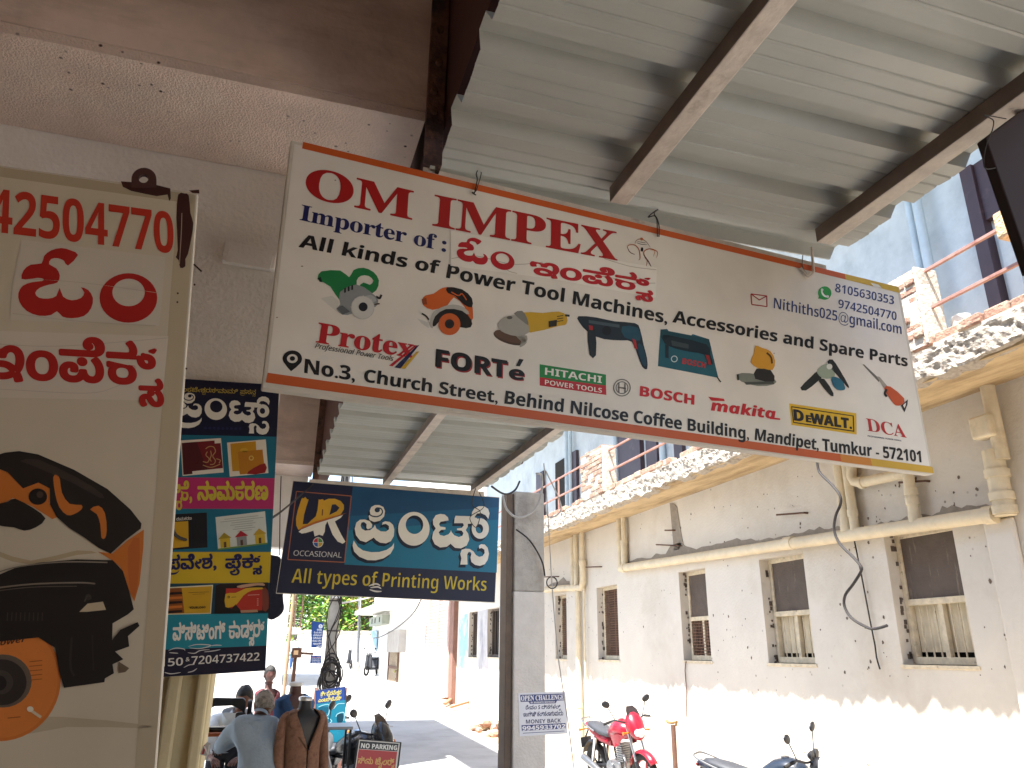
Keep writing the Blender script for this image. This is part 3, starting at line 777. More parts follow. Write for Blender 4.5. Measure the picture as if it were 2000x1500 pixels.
# ties that hold it up
def tie(pts, r, name, label, cat, m='wire', group=None, n=6, sm=4):
    o = MB().tube(pts, r, n, smooth=sm).build(name, M[m], smooth=True); return tag(o, label, cat, group)
off = .012
tie([PL.at(926, 380, off), PL.at(932, 352, off), PL.at(930, 340, .01), PL.at(934, 333, -.06), PL.at(940, 338, -.05), PL.at(930, 372, off + .004), PL.at(922, 376, off), PL.at(930, 381, off)], .0018, 'tie_wire', 'thin wire tie at the left of the long white sign, above the letter P', 'wire', group='wire ties of the long sign')
tie([PL.at(1284, 462, off), PL.at(1283, 430, off), PL.at(1278, 415, -.03), PL.at(1296, 404, -.04), PL.at(1280, 412, -.01), PL.at(1266, 424, -.01), PL.at(1280, 422, off), PL.at(1287, 440, off), PL.at(1287, 462, off)], .0022, 'tie_wire', 'knotted wire tie on the long white sign, above its elephant emblem', 'wire', group='wire ties of the long sign')
tie([PL.at(1585, 484, -.02), PL.at(1588, 520, .01), PL.at(1588, 533, .014), PL.at(1578, 540, .014), PL.at(1564, 523, .012)], .005, 'hook', 'bent iron rod hook holding the right end of the long white sign', 'hook', 'purlin')
tie([PL.at(1568, 498, -.03), PL.at(1567, 520, .01), PL.at(1576, 536, .01)], .0018, 'tie_wire', 'short wire beside the iron hook at the right of the long white sign', 'wire', group='wire ties of the long sign')

# ------------------------------------------------------------------ cream sign at the far left
YL = 1.5
lR = aty(388, 375, YL * 1.0); lL = aty(0, 320, YL * .983)
dL = (lR - lL); dLh = Vector((dL.x, dL.y, 0)).normalized()
PLL = Plane(lR, Vector((dLh.y, -dLh.x, 0)))
LS = thing('hanging_sign', 'cream hanging sign with a big orange and black saw picture, left edge', 'sign', tuple(PLL.at(340, 900) - Vector((.2, 0, .6))))
q = [PLL.at(-260, 284), PLL.at(388, 375), PLL.at(302, 1545), PLL.at(-260, 1560)]
MB().prism(q, PLL.n * -.028).build('sign_box', M['flexback'], LS, bevel=.006)
zl = lambda x, y: (.4 * x, 200 + .4 * y)
z3 = lambda x, y: (x / 2, 750 + y / 2)
CRM = '#c6bba4'
A = Art(PLL, zi); A.poly([(-255, 290), (378, 380), (292, 1540), (-255, 1555)], CRM, 0)
A.poly([(348, 378), (382, 381), (300, 1520), (262, 1518)], '#b6a98e', 1); A.poly([(0, 326), (378, 380), (376, 398), (0, 345)], '#ab9e84', 1); A.z = z3
A.poly([(0, 1310), (240, 1300), (560, 1330), (560, 1345), (260, 1340), (0, 1385)], '#b3a68c', 1, 2); A.poly([(0, 655), (120, 690), (300, 650), (380, 660), (300, 668), (120, 705), (0, 675)], '#b0a080', 1, 2)
A.z = zl
A.poly([(105, 670), (808, 755), (778, 1092), (50, 1060), (60, 900)], '#c9c0b0', 2); A.poly([(-30, 1115), (822, 1142), (792, 1457), (-30, 1440)], '#cdc3b3', 2)
for st in ([(110, 860), (400, 880), (770, 930)], [(60, 1030), (400, 1070), (760, 1090)], [(0, 1180), (300, 1190), (820, 1150)], [(0, 1400), (420, 1420), (560, 1390), (590, 1375)]): A.stroke(st, 3, '#b9ae9c', 3)
A.build('sign_face', M['print'], LS)
LR_ = '#b3261c'
A = Art(PLL, zl); A.text('42504770', (-62, 628), (850, 738), (-52, 412), '#b8321f', 'sans', .0)
A.build('lettering', M['print'], LS)
A = Art(PLL, zl); A.own = LS; A.own = None; om_word(A, lambda x, y: (x, y), '#a81d18', 3); A.build('lettering', M['print'], LS); A = Art(PLL, zl)
A.text('ಇಂಪೆಕ್{ಸ}', (-95, 1338), (798, 1378), (-92, 1110), '#a81d18', None, .034, lay=3); A.build('lettering', M['print'], LS)
A = Art(PLL, zl); BR = '#3b1d1a'
A.poly([(590, 385), (680, 392), (760, 402), (832, 420), (834, 470), (826, 482), (818, 450), (765, 458), (700, 445), (640, 432), (600, 412)], BR, 2)
A.build('paint_daub', M['print'], LS); A = Art(PLL, zl)
A.poly([(870, 450), (900, 445), (922, 455), (930, 540), (944, 590), (935, 660), (918, 740), (905, 765), (905, 800), (880, 808), (872, 770), (858, 755), (868, 720), (862, 560)], BR, 2, 2)
A.poly([(922, 430), (972, 426), (974, 445), (940, 442)], BR, 2)
A.stroke([(888, 540), (885, 640), (876, 790)], 4, '#a89080', 3); A.stroke([(946, 790), (985, 826)], 8, '#2a1a16', 2, 1)
for q_ in ((868, 932), (866, 975), (950, 890), (910, 1300)): A.disc(q_, 5, '#4a3a2c', 2, n=10)
A.build('paint_daub', M['print'], LS)
mb = MB()
ringp = [PLL.at(*zl(703 + 61 * math.cos(a), 378 - 55 * math.sin(a))) for a in [math.pi * i / 14 for i in range(15)]]
ringp = [PLL.at(*zl(764, 420))] + ringp + [PLL.at(*zl(642, 420))]
hole = [PLL.at(*zl(701 + 24 * math.cos(a), 376 - 21 * math.sin(a))) for a in [2 * math.pi * i / 14 for i in range(14)]]
tr = tessellate_polygon([ringp, hole]); al = ringp + hole; n = len(al)
d_ = PLL.n * .006
mb.add([p + PLL.n * .003 for p in al] + [p - d_ for p in al], [tuple(t) for t in tr] + [tuple(n + i for i in t[::-1]) for t in tr] + [(i, (i + 1) % 17, n + (i + 1) % 17, n + i) for i in range(17)] + [(17 + i, 17 + (i + 1) % 14, n + 17 + (i + 1) % 14, n + 17 + i) for i in range(14)])
mb.build('hanging_eye', mat('brown_oxide_paint', '#43221e', .6, .15, 20), LS)
A = Art(PLL, z3)
ORG = '#c4702a'
A.disc((-6, 1150), 244, '#c66f2c', 2, 246, n=48); A.disc((-6, 1150), 232, '#cf7a35', 3, 234, n=48)
A.text('ower', (0, 1022), (102, 1006), (2, 1002), '#4a2a1a', 'slant', lay=4)
for k in range(5): A.stroke([(115, 1085 + 18 * k), (165, 1080 + 18 * k)], 3, '#8a4a1e', 4, 1)
A.stroke([(30, 1305), (80, 1300)], 4, '#8a4a1e', 4, 1)
A.disc((12, 1160), 112, '#5e5348', 4, 104); A.disc((8, 1165), 96, '#2a2522', 5, 90); A.disc((0, 1165), 52, '#3d3733', 6, 48); A.disc((-4, 1168), 30, '#171514', 7)
A.poly([(-40, 320), (30, 345), (90, 408), (150, 385), (195, 408), (192, 465), (222, 520), (205, 528), (130, 480), (50, 445), (-40, 500)], ORG, 3)
A.poly([(382, 655), (440, 662), (500, 610), (562, 568), (560, 640), (545, 780), (525, 850), (500, 800), (470, 715), (440, 690)], ORG, 3)
A.poly([(500, 640), (545, 600), (540, 760), (525, 830), (505, 780)], '#b8622a', 4, 2)
A.poly([(-40, 285), (20, 268), (75, 262), (150, 275), (290, 335), (420, 410), (510, 490), (553, 545), (550, 565), (490, 610), (432, 663), (385, 640), (330, 600), (270, 562), (222, 520), (195, 470), (195, 408), (150, 385), (90, 408), (30, 345), (-40, 318)], '#1d1815', 5)
A.poly([(30, 460), (60, 448), (130, 485), (178, 525), (140, 560), (95, 573), (55, 560), (-30, 545), (-30, 480)], '#1d1815', 5, 2)
A.poly([(80, 300), (150, 295), (300, 365), (400, 430), (390, 445), (280, 385), (130, 320)], '#332b26', 6, 2)
A.disc((148, 440), 36, '#17120f', 6, 32); A.disc((156, 432), 13, '#4a3a30', 7)
A.poly([(208, 365), (222, 354), (234, 372), (242, 425), (272, 468), (318, 472), (318, 490), (290, 508), (262, 512), (232, 482), (216, 430)], ORG, 6, 2)
A.poly([(352, 490), (385, 475), (410, 505), (417, 570), (410, 602), (396, 600), (392, 550), (378, 508)], ORG, 6, 2)
A.poly([(-40, 760), (60, 718), (150, 698), (300, 685), (440, 688), (480, 730), (505, 810), (523, 880), (500, 900), (440, 935), (438, 1000), (470, 960), (538, 930), (545, 945), (500, 985), (505, 1025), (450, 1045), (482, 1075), (440, 1095), (445, 1130), (410, 1150), (408, 1165), (250, 1187), (230, 1120), (215, 1030), (150, 990), (-40, 1010)], '#161311', 7)
for st, w, c in (([(-40, 745), (80, 712), (250, 695), (420, 697)], 5, '#8a7f70'), ([(-40, 800), (120, 782), (300, 776), (372, 780)], 6, '#7a7064'), ([(-40, 812), (120, 794), (300, 790)], 3, '#5a5148'), ([(330, 850), (345, 825), (355, 840)], 6, '#4a443d'), ([(280, 990), (275, 1100), (290, 1140)], 9, '#2d2825'), ([(360, 980), (365, 1120)], 6, '#26211f')):
    A.stroke(st, w, c, 8)
for k in range(9): A.stroke([(30 + 17 * k, 892), (28 + 17 * k, 925)], 4, '#38322d', 8, 1)
A.poly([(310, 890), (342, 858), (402, 850), (414, 882), (340, 890)], '#b8a98c', 8); A.disc((345, 832), 12, '#332d29', 8); A.poly([(465, 1085), (505, 1110), (490, 1125), (462, 1130)], '#6a5a48', 6)
A.disc((118, 1270), 13, '#e0d6c0', 8, 11); A.stroke([(122, 1276), (160, 1302)], 11, '#cbbd9f', 7, 1)
A.build('saw_picture', M['print'], LS)


# the word on both printing signs, outlines traced once (0..1900 x 110..935)
WORD = dict(
 pi=[(345, 552), (240, 615), (160, 590), (105, 520), (88, 430), (110, 350), (160, 310), (225, 308), (290, 330), (325, 375), (315, 420), (265, 440), (245, 420), (248, 370), (215, 340), (180, 348), (167, 390), (182, 430), (230, 458), (300, 450), (345, 410), (360, 378), (380, 430), (440, 468), (510, 470), (550, 440), (548, 395), (510, 366), (470, 374), (456, 384), (464, 346), (500, 332), (560, 340), (605, 380), (622, 440), (615, 530), (575, 600), (510, 630), (430, 620), (378, 588)],
 curl=[(276, 268), (290, 315), (350, 342), (430, 325), (485, 265), (497, 195), (475, 140), (420, 113), (360, 113), (310, 140), (290, 190), (298, 232), (282, 252)],
 arc=[(75, 590), (60, 660), (80, 740), (150, 810), (260, 855), (370, 858), (480, 830), (570, 770), (615, 690), (618, 622), (590, 668), (520, 716), (420, 745), (310, 748), (200, 725), (130, 675), (95, 622)],
 ta=[(1142, 310), (1180, 250), (1240, 232), (1300, 240), (1345, 280), (1353, 320), (1300, 330), (1245, 338), (1225, 370), (1240, 402), (1310, 413), (1312, 442), (1250, 448), (1220, 480), (1235, 515), (1290, 530), (1350, 508), (1378, 475), (1385, 450), (1395, 480), (1430, 520), (1490, 545), (1540, 525), (1552, 490), (1530, 458), (1468, 450), (1466, 430), (1530, 420), (1560, 385), (1545, 357), (1428, 358), (1435, 290), (1447, 257), (1660, 265), (1740, 290), (1735, 358), (1612, 366), (1612, 405), (1584, 450), (1618, 500), (1632, 580), (1595, 660), (1520, 697), (1440, 690), (1380, 635), (1330, 675), (1240, 685), (1165, 640), (1130, 560), (1145, 480), (1180, 428), (1145, 375)],
 hook=[(1660, 290), (1668, 210), (1700, 160), (1760, 128), (1830, 128), (1885, 165), (1905, 225), (1888, 300), (1850, 250), (1790, 222), (1735, 228), (1705, 270), (1700, 300)],
 sa=[(1510, 915), (1525, 830), (1510, 770), (1530, 715), (1580, 700), (1640, 705), (1690, 740), (1720, 785), (1765, 812), (1810, 800), (1838, 760), (1835, 715), (1800, 692), (1764, 700), (1762, 660), (1790, 640), (1840, 645), (1880, 690), (1897, 770), (1880, 850), (1840, 910), (1775, 932), (1710, 920), (1660, 880), (1648, 820), (1660, 770), (1650, 747), (1625, 742), (1603, 780), (1605, 850), (1608, 915)])
def word(A, f, col, dark, lay, sh=None):
    for dx, dy, c, l in (([(sh[0], sh[1], sh[2], lay - 2)] if sh else []) + [(0, 0, col, lay)]):
        g = lambda p: f(p[0] + dx, p[1] + dy)
        for k, n_ in enumerate(('pi', 'curl', 'arc', 'ta', 'hook', 'sa')): A.poly([g(p) for p in WORD[n_]], c, l + .1 * k)
        el = lambda cx, cy, rx, ry: [g((cx + rx * math.cos(t * .1745), cy + ry * math.sin(t * .1745))) for t in range(36)]
        A.poly(el(885, 433, 212, 228), c, l, holes=[el(893, 378, 118, 125)]); A.poly(el(1780, 430, 116, 138), c, l + .7, holes=[el(1768, 432, 50, 62)])
    w = ((f(100, 100)[0] - f(0, 100)[0]) / 100)
    A.stroke([f(*p) for p in ((380, 152), (440, 160), (462, 205), (438, 248), (380, 270), (320, 260), (288, 238))], 17 * w, dark, lay + 1); A.poly([f(392 + 36 * math.cos(t * .4), 180 + 32 * math.sin(t * .4)) for t in range(16)], dark, lay + 1)

# ------------------------------------------------------------------ tall printing banner on the pillar
PB = Plane((0, 2.622, 0), (0, -1, 0))
BN = thing('banner', 'tall printed shop banner in navy, teal, pink and yellow bands hung on the cream pillar', 'banner', tuple(PB.at(430, 1316)))
zd = lambda x, y: (300 + .35 * x, 700 + .35 * y); zf = lambda x, y: (300 + x / 3.75, 1100 + y / 3.75)
MB().prism([PB.at(190, 729), PB.at(546, 752), PB.at(518, 1310), PB.at(190, 1331)], (0, .012, 0)).build('backing', M['flexback'], BN)
A = Art(PB, zi)
def band(y0l, y0r, y1l, y1r, c):
    rx = lambda y: 545.5 - (y - 752) * .0487
    A.poly([(192, y0l), (rx(y0r), y0r), (rx(y1r), y1r), (192, y1l)], c, 0)
band(729, 752, 846, 853, '#0f1330'); band(846, 853, 931, 934, '#12667d'); band(931, 934, 993, 994, '#b12a63'); band(993, 994, 1078, 1078, '#12667d')
band(1078, 1078, 1141, 1138, '#c9a924'); band(1141, 1138, 1202, 1198, '#0f3a4a'); band(1202, 1198, 1274, 1261, '#1f8a9a'); band(1274, 1261, 1330, 1310, '#1b1a30')
A.build('banner_face', M['print'], BN)
GOLD = '#c9b23a'; WH = '#e6e2d6'
A = Art(PB, zd); A.own = BN
A.text('ಶ{r}ೀ ವೆಂಕಟೇಶ{ವ}ರಸ್ವಾಮಿ ಪ{r}ಸನ{ನ}', (60, 180), (570, 200), (63, 152), '#b8a24a', None, .01)
word(A, lambda x, y: (285 + (x - 675) * .295, 220 + (y - 205) * .265 + (x - 675) * .012), WH, '#0f1330', 3)
for k in range(9): A.disc((290 + 24 * k, 388 + .5 * k), 9, '#1c2350', 2, n=5)
A.text('ಪತಿ{ರ}ಕೆ, ', (10, 790), (215, 790), (12, 680), GOLD, None, .03); A.text('ನಾಮಕರಣ', (243, 788), (640, 785), (246, 682), GOLD, None, .045)
A.text('ಪ{r}ವೇಶ, ', (70, 1178), (352, 1170), (72, 1092), '#191a4e', None, .036); A.text('ಪೆ{ಲ}ಕ್{ಸ}', (398, 1172), (606, 1165), (402, 1092), '#191a4e', None, .036)
A.z = zf
A.text('ವಿಸಿಟಿಂಗ್', (138, 562), (525, 548), (142, 432), WH, None, .04); A.text('ಕಾಡ್{ಸ}ರ್', (550, 548), (812, 532), (552, 420), WH, None, .04)
A.text('ಲ್{ಸ}', (-30, 580), (85, 575), (-28, 430), WH, None, .04)
A.text('84150', (-80, 768), (215, 748), (-78, 708), WH, 'sans', -.01); A.text('&', (235, 720), (264, 717), (236, 690), WH, 'sans'); A.text('7204737422', (275, 744), (775, 713), (278, 682), WH, 'sans', -.012)
for st in ([(110, 640), (160, 622), (220, 628), (230, 640)], [(255, 610), (320, 595), (420, 602), (340, 625), (260, 620)], [(420, 605), (460, 600), (500, 602)], [(250, 655), (300, 660), (340, 640), (410, 632)], [(370, 650), (440, 642), (490, 632)], [(80, 800), (130, 810), (200, 800)], [(220, 765), (260, 745), (300, 742)], [(250, 800), (290, 790), (318, 770)], [(115, 655), (180, 660)]):
    A.stroke(st, 7, '#d5d2cc', 4, taper=True)
A.build('banner_title', M['print'], BN)
def card(fn, z):
    A = Art(PB, z); fn(A); A.build('card_picture', M['print'], BN)
def c1(A):
    A.poly([(148, 458), (376, 445), (391, 636), (162, 656)], '#ddd4c2', 1); A.poly([(157, 472), (340, 458), (341, 475), (374, 472), (387, 612), (216, 630), (217, 645), (166, 650)], '#4a1018', 2)
    A.poly([(240, 466), (340, 458), (341, 475), (374, 472), (387, 612), (300, 620)], '#6b161d', 3)
    for st in ([(290, 505), (310, 492), (335, 495), (345, 520), (330, 545), (345, 570), (335, 590), (315, 592)], [(300, 520), (292, 540), (310, 560), (300, 580), (275, 575)], [(275, 595), (320, 608), (372, 590)], [(350, 560), (372, 568), (365, 585)], [(318, 515), (322, 540), (315, 560), (322, 575)]): A.stroke(st, 5, '#b08a5a', 4)
def c2(A):
    A.poly([(410, 470), (626, 452), (641, 640), (425, 660)], '#ddd4c2', 1); A.poly([(428, 476), (570, 462), (573, 512), (608, 508), (622, 638), (482, 648), (477, 628), (440, 630)], '#c08a1c', 2)
    A.poly([(470, 522), (608, 508), (622, 638), (482, 648)], '#b5761a', 3); A.poly([(622, 585), (622, 638), (520, 645), (560, 610)], '#8a1a1a', 4, 2); A.disc((545, 556), 14, '#d9b65a', 4, inner=.6); A.disc((505, 512), 22, '#d0a030', 3, 12)
def c3(A):
    A.poly([(60, 872), (297, 860), (301, 1055), (60, 1072)], '#16141a', 1); A.poly([(62, 915), (193, 908), (196, 1050), (62, 1064)], '#c99a22', 2); A.text('ನಾಮಕರಣ', (125, 905), (212, 900), (126, 886), WH)
def c4(A):
    A.poly([(345, 886), (622, 853), (636, 1036), (360, 1070)], '#cfd2c6', 1)
    for k in range(7):
        w = (95, 120, 60, 70, 50, 62, 40)[k]; cx_ = 490 + k * 3; y_ = 888 + k * 12
        A.stroke([(cx_ - w, y_ + w * .11), (cx_ + w, y_ - w * .11)], 2.4, '#8a8c84', 2, 1)
    for x_, b, r_ in ((365, '#c9a92e', '#a08a24'), (458, '#8a8c88', '#a8222c'), (560, '#c8a832', '#b8962a')):
        y_ = 1010 - (x_ - 365) * .12
        A.poly([(x_ + 5, y_ - 5), (x_ + 60, y_ - 12), (x_ + 64, y_ + 42), (x_ + 9, y_ + 48)], b, 2); A.poly([(x_ - 5, y_), (x_ + 28, y_ - 38), (x_ + 70, y_ - 10)], r_, 3); A.poly([(x_ + 26, y_ + 15), (x_ + 40, y_ + 13), (x_ + 42, y_ + 44), (x_ + 28, y_ + 46)], '#5a3a2a', 3)
    A.poly([(355, 1062), (635, 1028), (636, 1036), (360, 1070)], '#6a8a3a', 4)
for f_ in (c1, c2, c3, c4): card(f_, zd)
def c5(A):
    A.poly([(60, 178), (436, 158), (420, 370), (60, 378)], '#d8cfae', 1); A.poly([(62, 186), (428, 168), (413, 364), (62, 372)], '#c99b20', 2); A.poly([(62, 186), (205, 180), (225, 364), (62, 372)], '#8a4a18', 3)
    for k in range(5): A.poly([(62, 215 + 34 * k), (208, 210 + 33 * k), (212, 226 + 33 * k), (62, 236 + 34 * k)], '#1f1512' if k % 2 == 0 else '#c9702a', 4)
    A.text('YOURLOGO', (262, 334), (380, 329), (263, 318), '#2a1c10', 'sans', .02, lay=4); A.stroke([(255, 216), (405, 210)], 3, '#4a3414', 4, 1); A.stroke([(285, 228), (375, 224)], 2, '#4a3414', 4, 1)
def c6(A):
    A.poly([(455, 165), (490, 152), (838, 140), (846, 360), (445, 372)], '#191210', 1); A.poly([(530, 185), (795, 178), (796, 345), (640, 348), (527, 320)], '#b03020', 3)
    A.poly([(527, 225), (600, 218), (660, 190), (700, 180), (795, 178), (795, 190), (720, 200), (660, 235), (610, 300), (570, 320), (527, 320)], '#d0a62a', 4, 2); A.poly([(600, 300), (640, 348), (560, 345)], '#2a2018', 4); A.disc((550, 248), 9, '#1a1410', 5, inner=.5); A.stroke([(570, 250), (605, 247)], 4, '#6a4a1a', 5, 1)
    A.poly([(610, 168), (700, 150), (800, 145), (812, 165), (760, 162), (640, 182)], '#c39a7a', 4, 2); A.poly([(795, 190), (838, 200), (842, 330), (800, 345)], '#7a3a2a', 2, 2); A.poly([(635, 345), (760, 340), (765, 358), (640, 364)], '#b58a6a', 4)
    A.stroke([(690, 234), (775, 230)], 3, '#d8b0a0', 5, 1)
    for k in range(4): A.stroke([(757, 262 + 15 * k), (768, 261 + 15 * k)], 4, '#d8c0b0', 5, 1)
for f_ in (c5, c6): card(f_, zf)

# ------------------------------------------------------------------ blue printing sign under the far canopy
PU = Plane((0, 6.9, 0), (0, -1, 0))
UR = thing('hanging_sign', 'navy and teal printing works sign with yellow lettering, hung under the far canopy', 'sign', tuple(PU.at(755, 1172)))
MB().prism([PU.at(572, 938.5), PU.at(976, 971), PU.at(967, 1177), PU.at(539, 1159)], (0, .03, 0)).build('sign_box', M['flexback'], UR, bevel=.004)
A = Art(PU, zd)
A.poly([(780, 685), (1928, 778), (1903, 1360), (686, 1308)], '#141a38', 0); A.poly([(1112, 714), (1928, 780), (1915, 1196), (1065, 1150)], '#12496f', 1)
A.poly([(1085, 930), (1925, 880), (1915, 1196), (1065, 1150)], '#15708f', 2); A.poly([(1090, 880), (1927, 830), (1924, 900), (1087, 960)], '#135a80', 3)
fr = [(797, 742), (1103, 768), (1065, 1138), (749, 1122)]
for i in range(4): A.stroke([fr[i], fr[(i + 1) % 4]], 5, '#a5613f', 4, 1)
A.build('sign_face', M['print'], UR)
A = Art(PU, zd)
Y_ = '#c99a26'
zh2 = lambda P_: [((560 + x / 8.82 - 300) / .35, (940 + y / 8.82 - 700) / .35) for x, y in P_]
A.poly(zh2([(205, 870), (250, 830), (480, 735), (690, 668), (830, 625), (970, 580), (930, 630), (830, 690), (870, 780), (940, 920), (1010, 1040), (985, 1062), (960, 1075), (930, 1060), (880, 1040), (790, 920), (720, 740), (700, 690), (665, 760), (655, 870), (620, 940), (560, 920), (480, 950), (460, 850), (330, 890), (260, 900)]), WH, 5)
A.poly(zh2([(255, 300), (275, 285), (290, 295), (320, 268), (350, 310), (378, 315), (340, 430), (300, 570), (275, 740), (360, 735), (430, 665), (500, 605), (530, 500), (550, 310), (575, 320), (605, 308), (630, 312), (640, 335), (720, 300), (830, 300), (930, 340), (985, 410), (985, 480), (940, 555), (870, 605), (700, 655), (500, 710), (350, 770), (200, 835), (165, 760), (160, 640), (190, 500)]), Y_, 6, holes=[zh2([(780, 400), (840, 395), (910, 455), (860, 520), (735, 580)])])
A.poly(zh2([(610, 480), (628, 485), (620, 590), (602, 590)]), '#5a2a18', 7)
A.poly(zh2([(195, 845), (270, 780), (500, 690), (800, 600), (1040, 545), (800, 625), (500, 725), (300, 800)]), '#b8641e', 7)
A.disc((918, 1027), 29, '#d8d8d8', 6); 
for k, c in enumerate(('#c8a02a', '#2a5aa0', '#b8283c', '#4a8a3a')):
    A.poly([(918, 1027)] + [(918 + 25 * math.cos(k * 1.571 + j * .196), 1027 + 25 * math.sin(k * 1.571 + j * .196)) for j in range(9)], c, 7)
A.stroke([(918, 996), (918, 1058)], 3, '#d8d8d8', 8, 1); A.stroke([(887, 1027), (949, 1027)], 3, '#d8d8d8', 8, 1)
A.text('OCCASIONAL', (779, 1100), (1048, 1112), (783, 1070), '#c9c9c9', 'light', .0, lay=6)
A.build('emblem', M['print'], UR)
A = Art(PU, zd); A.own = UR
ze = lambda x, y: ((680 + x / 6.897 - 300) / .35, (970 + y / 6.897 - 700) / .35)
word(A, ze, WH, '#12324a', 6, (-26, 40, '#0d1a30'))
A.text('All types of Printing Works', (768, 1252), (1856, 1298), (780, 1168), '#c9b432', 'sans', -.015, lay=5)
for st in ([(1200, 1270), (1240, 1258), (1265, 1268)], [(1210, 1280), (1250, 1275), (1270, 1285)], [(1205, 1290), (1240, 1300), (1272, 1300)]): A.stroke(st, 9, '#d9d6d0', 7, taper=True)
A.build('sign_title', M['print'], UR)
# ------------------------------------------------------------------ old building across the street
XW = 6.0; SZ = EYE + .392 * XW; XS = 5.12; SO = EYE + .43 * XS
RB = thing('old_building', 'old two storey cream building with broken balcony slab, pipes and narrow windows across the street', 'building', (XW + 1, 8, 0))
def hole(tl, br):
    a = atx(*tl, XW); b = atx(*br, XW); return (min(a.y, b.y), max(a.y, b.y), min(a.z, b.z), max(a.z, b.z))
WIN = [hole((1725, 1043), (1909, 1301)), hole((1482, 1093), (1593, 1297)), hole((1325, 1118), (1390, 1291)), hole((1165, 1148), (1210, 1289)), hole((1084, 1164), (1114, 1287)),
       hole((953, 1190), (974, 1284)), hole((917, 1196), (931, 1284))]
KIND = ['cloth', 'cloth', 'half', 'mesh', 'mesh', 'bars', 'bars']
YEND = atx(888, 1250, XW).y
mb = MB(); prev = -3.0; base = -.3
for (y0, y1, z0, z1) in sorted(WIN):
    mb.box((XW, prev, base), (XW + .28, y0, SZ)); mb.box((XW, y0, base), (XW + .28, y1, z0)); mb.box((XW, y0, z1), (XW + .28, y1, SZ)); prev = y1
mb.box((XW, prev, base), (XW + .28, YEND, SZ))
mb.build('wall', M['cream'], RB)
# the blue and grey painted stretch further along, in front of the same wall
def sheet_on_wall(pts, name, m, d=.006):
    mb = MB(); mb.prism([atx(px, py, XW - d) for px, py in pts], (d - .002, 0, 0)); return mb.build(name, M[m], RB)
M['oldblue'] = mat('faded_blue_limewash', '#8fb0c4', .9, .15, 3, .2, 30, col2='#cfc9be', mix=(.5, .6))
M['oldgrey'] = mat('stained_grey_limewash', '#b9b5b4', .9, .15, 3, .2, 30, col2='#8c8b90', mix=(.5, .65), streak=(1, 1, .3))
sheet_on_wall([(897, 1203), (914, 1198), (914, 1312), (905, 1318), (896, 1314)], 'painted_patch', 'oldblue')
sheet_on_wall([(933, 1194), (952, 1190), (952, 1318), (940, 1322), (933, 1316)], 'painted_patch', 'oldgrey')
sheet_on_wall([(976, 1184), (992, 1181), (992, 1322), (984, 1316), (976, 1320)], 'painted_patch', 'oldblue')
def window(i, h, kind):
    y0, y1, z0, z1 = h; ym = (y0 + y1) / 2; zm = z0 + (z1 - z0) * .46; x = XW + .13
    mb = MB(); w = .055
    mb.box((x, y0, z0 + .002), (x + .07, y0 + w, z1)); mb.box((x, y1 - w, z0 + .002), (x + .07, y1, z1)); mb.box((x, y0 + w, z1 - w), (x + .07, y1 - w, z1)); mb.box((x - .02, y0 + w, z0 + .002), (x + .07, y1 - w, z0 + w + .015))
    if kind in ('cloth', 'half'): mb.box((x - .004, y0 + w, zm - .03), (x + .066, y1 - w, zm + .03))
    fr = mb.build('window', [M['frame'] if kind != 'bars' else M['board']], RB, bevel=.006)
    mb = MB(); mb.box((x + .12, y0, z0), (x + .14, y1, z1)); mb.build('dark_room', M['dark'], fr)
    if kind in ('cloth', 'half'):
        mb = MB(); mb.box((x + .02, y0 + w, zm + .03), (x + .045, y1 - w, z1 - w)); mb.build('shutter_board', M['board'], fr)
        mb = MB(); yy = [y0 + w + (y1 - y0 - 2 * w) * k / 24 for k in range(25)]
        if kind == 'cloth':
            P0 = [(x + .075 + .008 * math.sin(k * 1.7) + .004 * math.sin(k * .7), yy[k]) for k in range(25)]
            zb_ = z0 + w + .06
            mb.add([(a, b, zb_) for a, b in P0] + [(a + .006 * math.sin(k), b, zm) for k, (a, b) in enumerate(P0)], [(k, k + 1, 26 + k, 25 + k) for k in range(24)]); mb.build('curtain', M['curtain'], fr)
        nb = 7 if y1 - y0 > .7 else 6
        for k in range(1, nb + 1):
            y = y0 + w + (y1 - y0 - 2 * w) * k / (nb + 1)
            m_ = MB().tube([(x + .035, y, z0 + w), (x + .035, y, zm - .03)], .008, 6); m_.build('bar', M['frame' if kind == 'cloth' else 'rust'], fr)
        m_ = MB(); m_.box((x + .01, ym - .025, z0 + w + .015), (x + .06, ym + .025, zm - .03)); m_.build('mullion', M['frame'], fr)
    lo = z0 + w + .015; hi = (zm - .03) if kind == 'half' else z1 - w
    if kind in ('half', 'mesh'):
        mb = MB(); st = .042; y = y0 + w + .01
        while y < y1 - w: mb.box((x + .012, y, lo), (x + .018, y + .009, hi)); y += st
        z = lo + .02
        while z < hi: mb.box((x + .006, y0 + w, z), (x + .0118, y1 - w, z + .009)); z += st
        mb.build('wire_mesh', M['mesh'], fr)
        if kind == 'mesh':
            m_ = MB(); m_.box((x + .022, ym - .02, lo), (x + .05, ym + .02, hi)); m_.build('mullion', M['mesh'], fr)
    if kind == 'bars':
        for k in range(1, 5):
            y = y0 + w + (y1 - y0 - 2 * w) * k / 5
            m_ = MB(); m_.box((x + .02, y - .012, z0 + w), (x + .045, y + .012, z1 - w)); m_.build('bar', M['board'], fr)
    m_ = MB(); m_.box((XW - .012, y0 - .03, z0 - .035), (XW + .12, y1 + .03, z0 + .0)); m_.build('sill', M['frame'], fr, bevel=.006)
    # chipped cement rim
    m_ = MB()
    for k in range(18):
        z = z0 + (z1 - z0) * random.random(); s_ = random.uniform(.012, .035)
        m_.obox((XW + .1 + random.uniform(-.02, .02), y1 - .006, z), (s_, .012, s_ * 1.6))
    m_.build('chipped_edge', M['board'], fr)
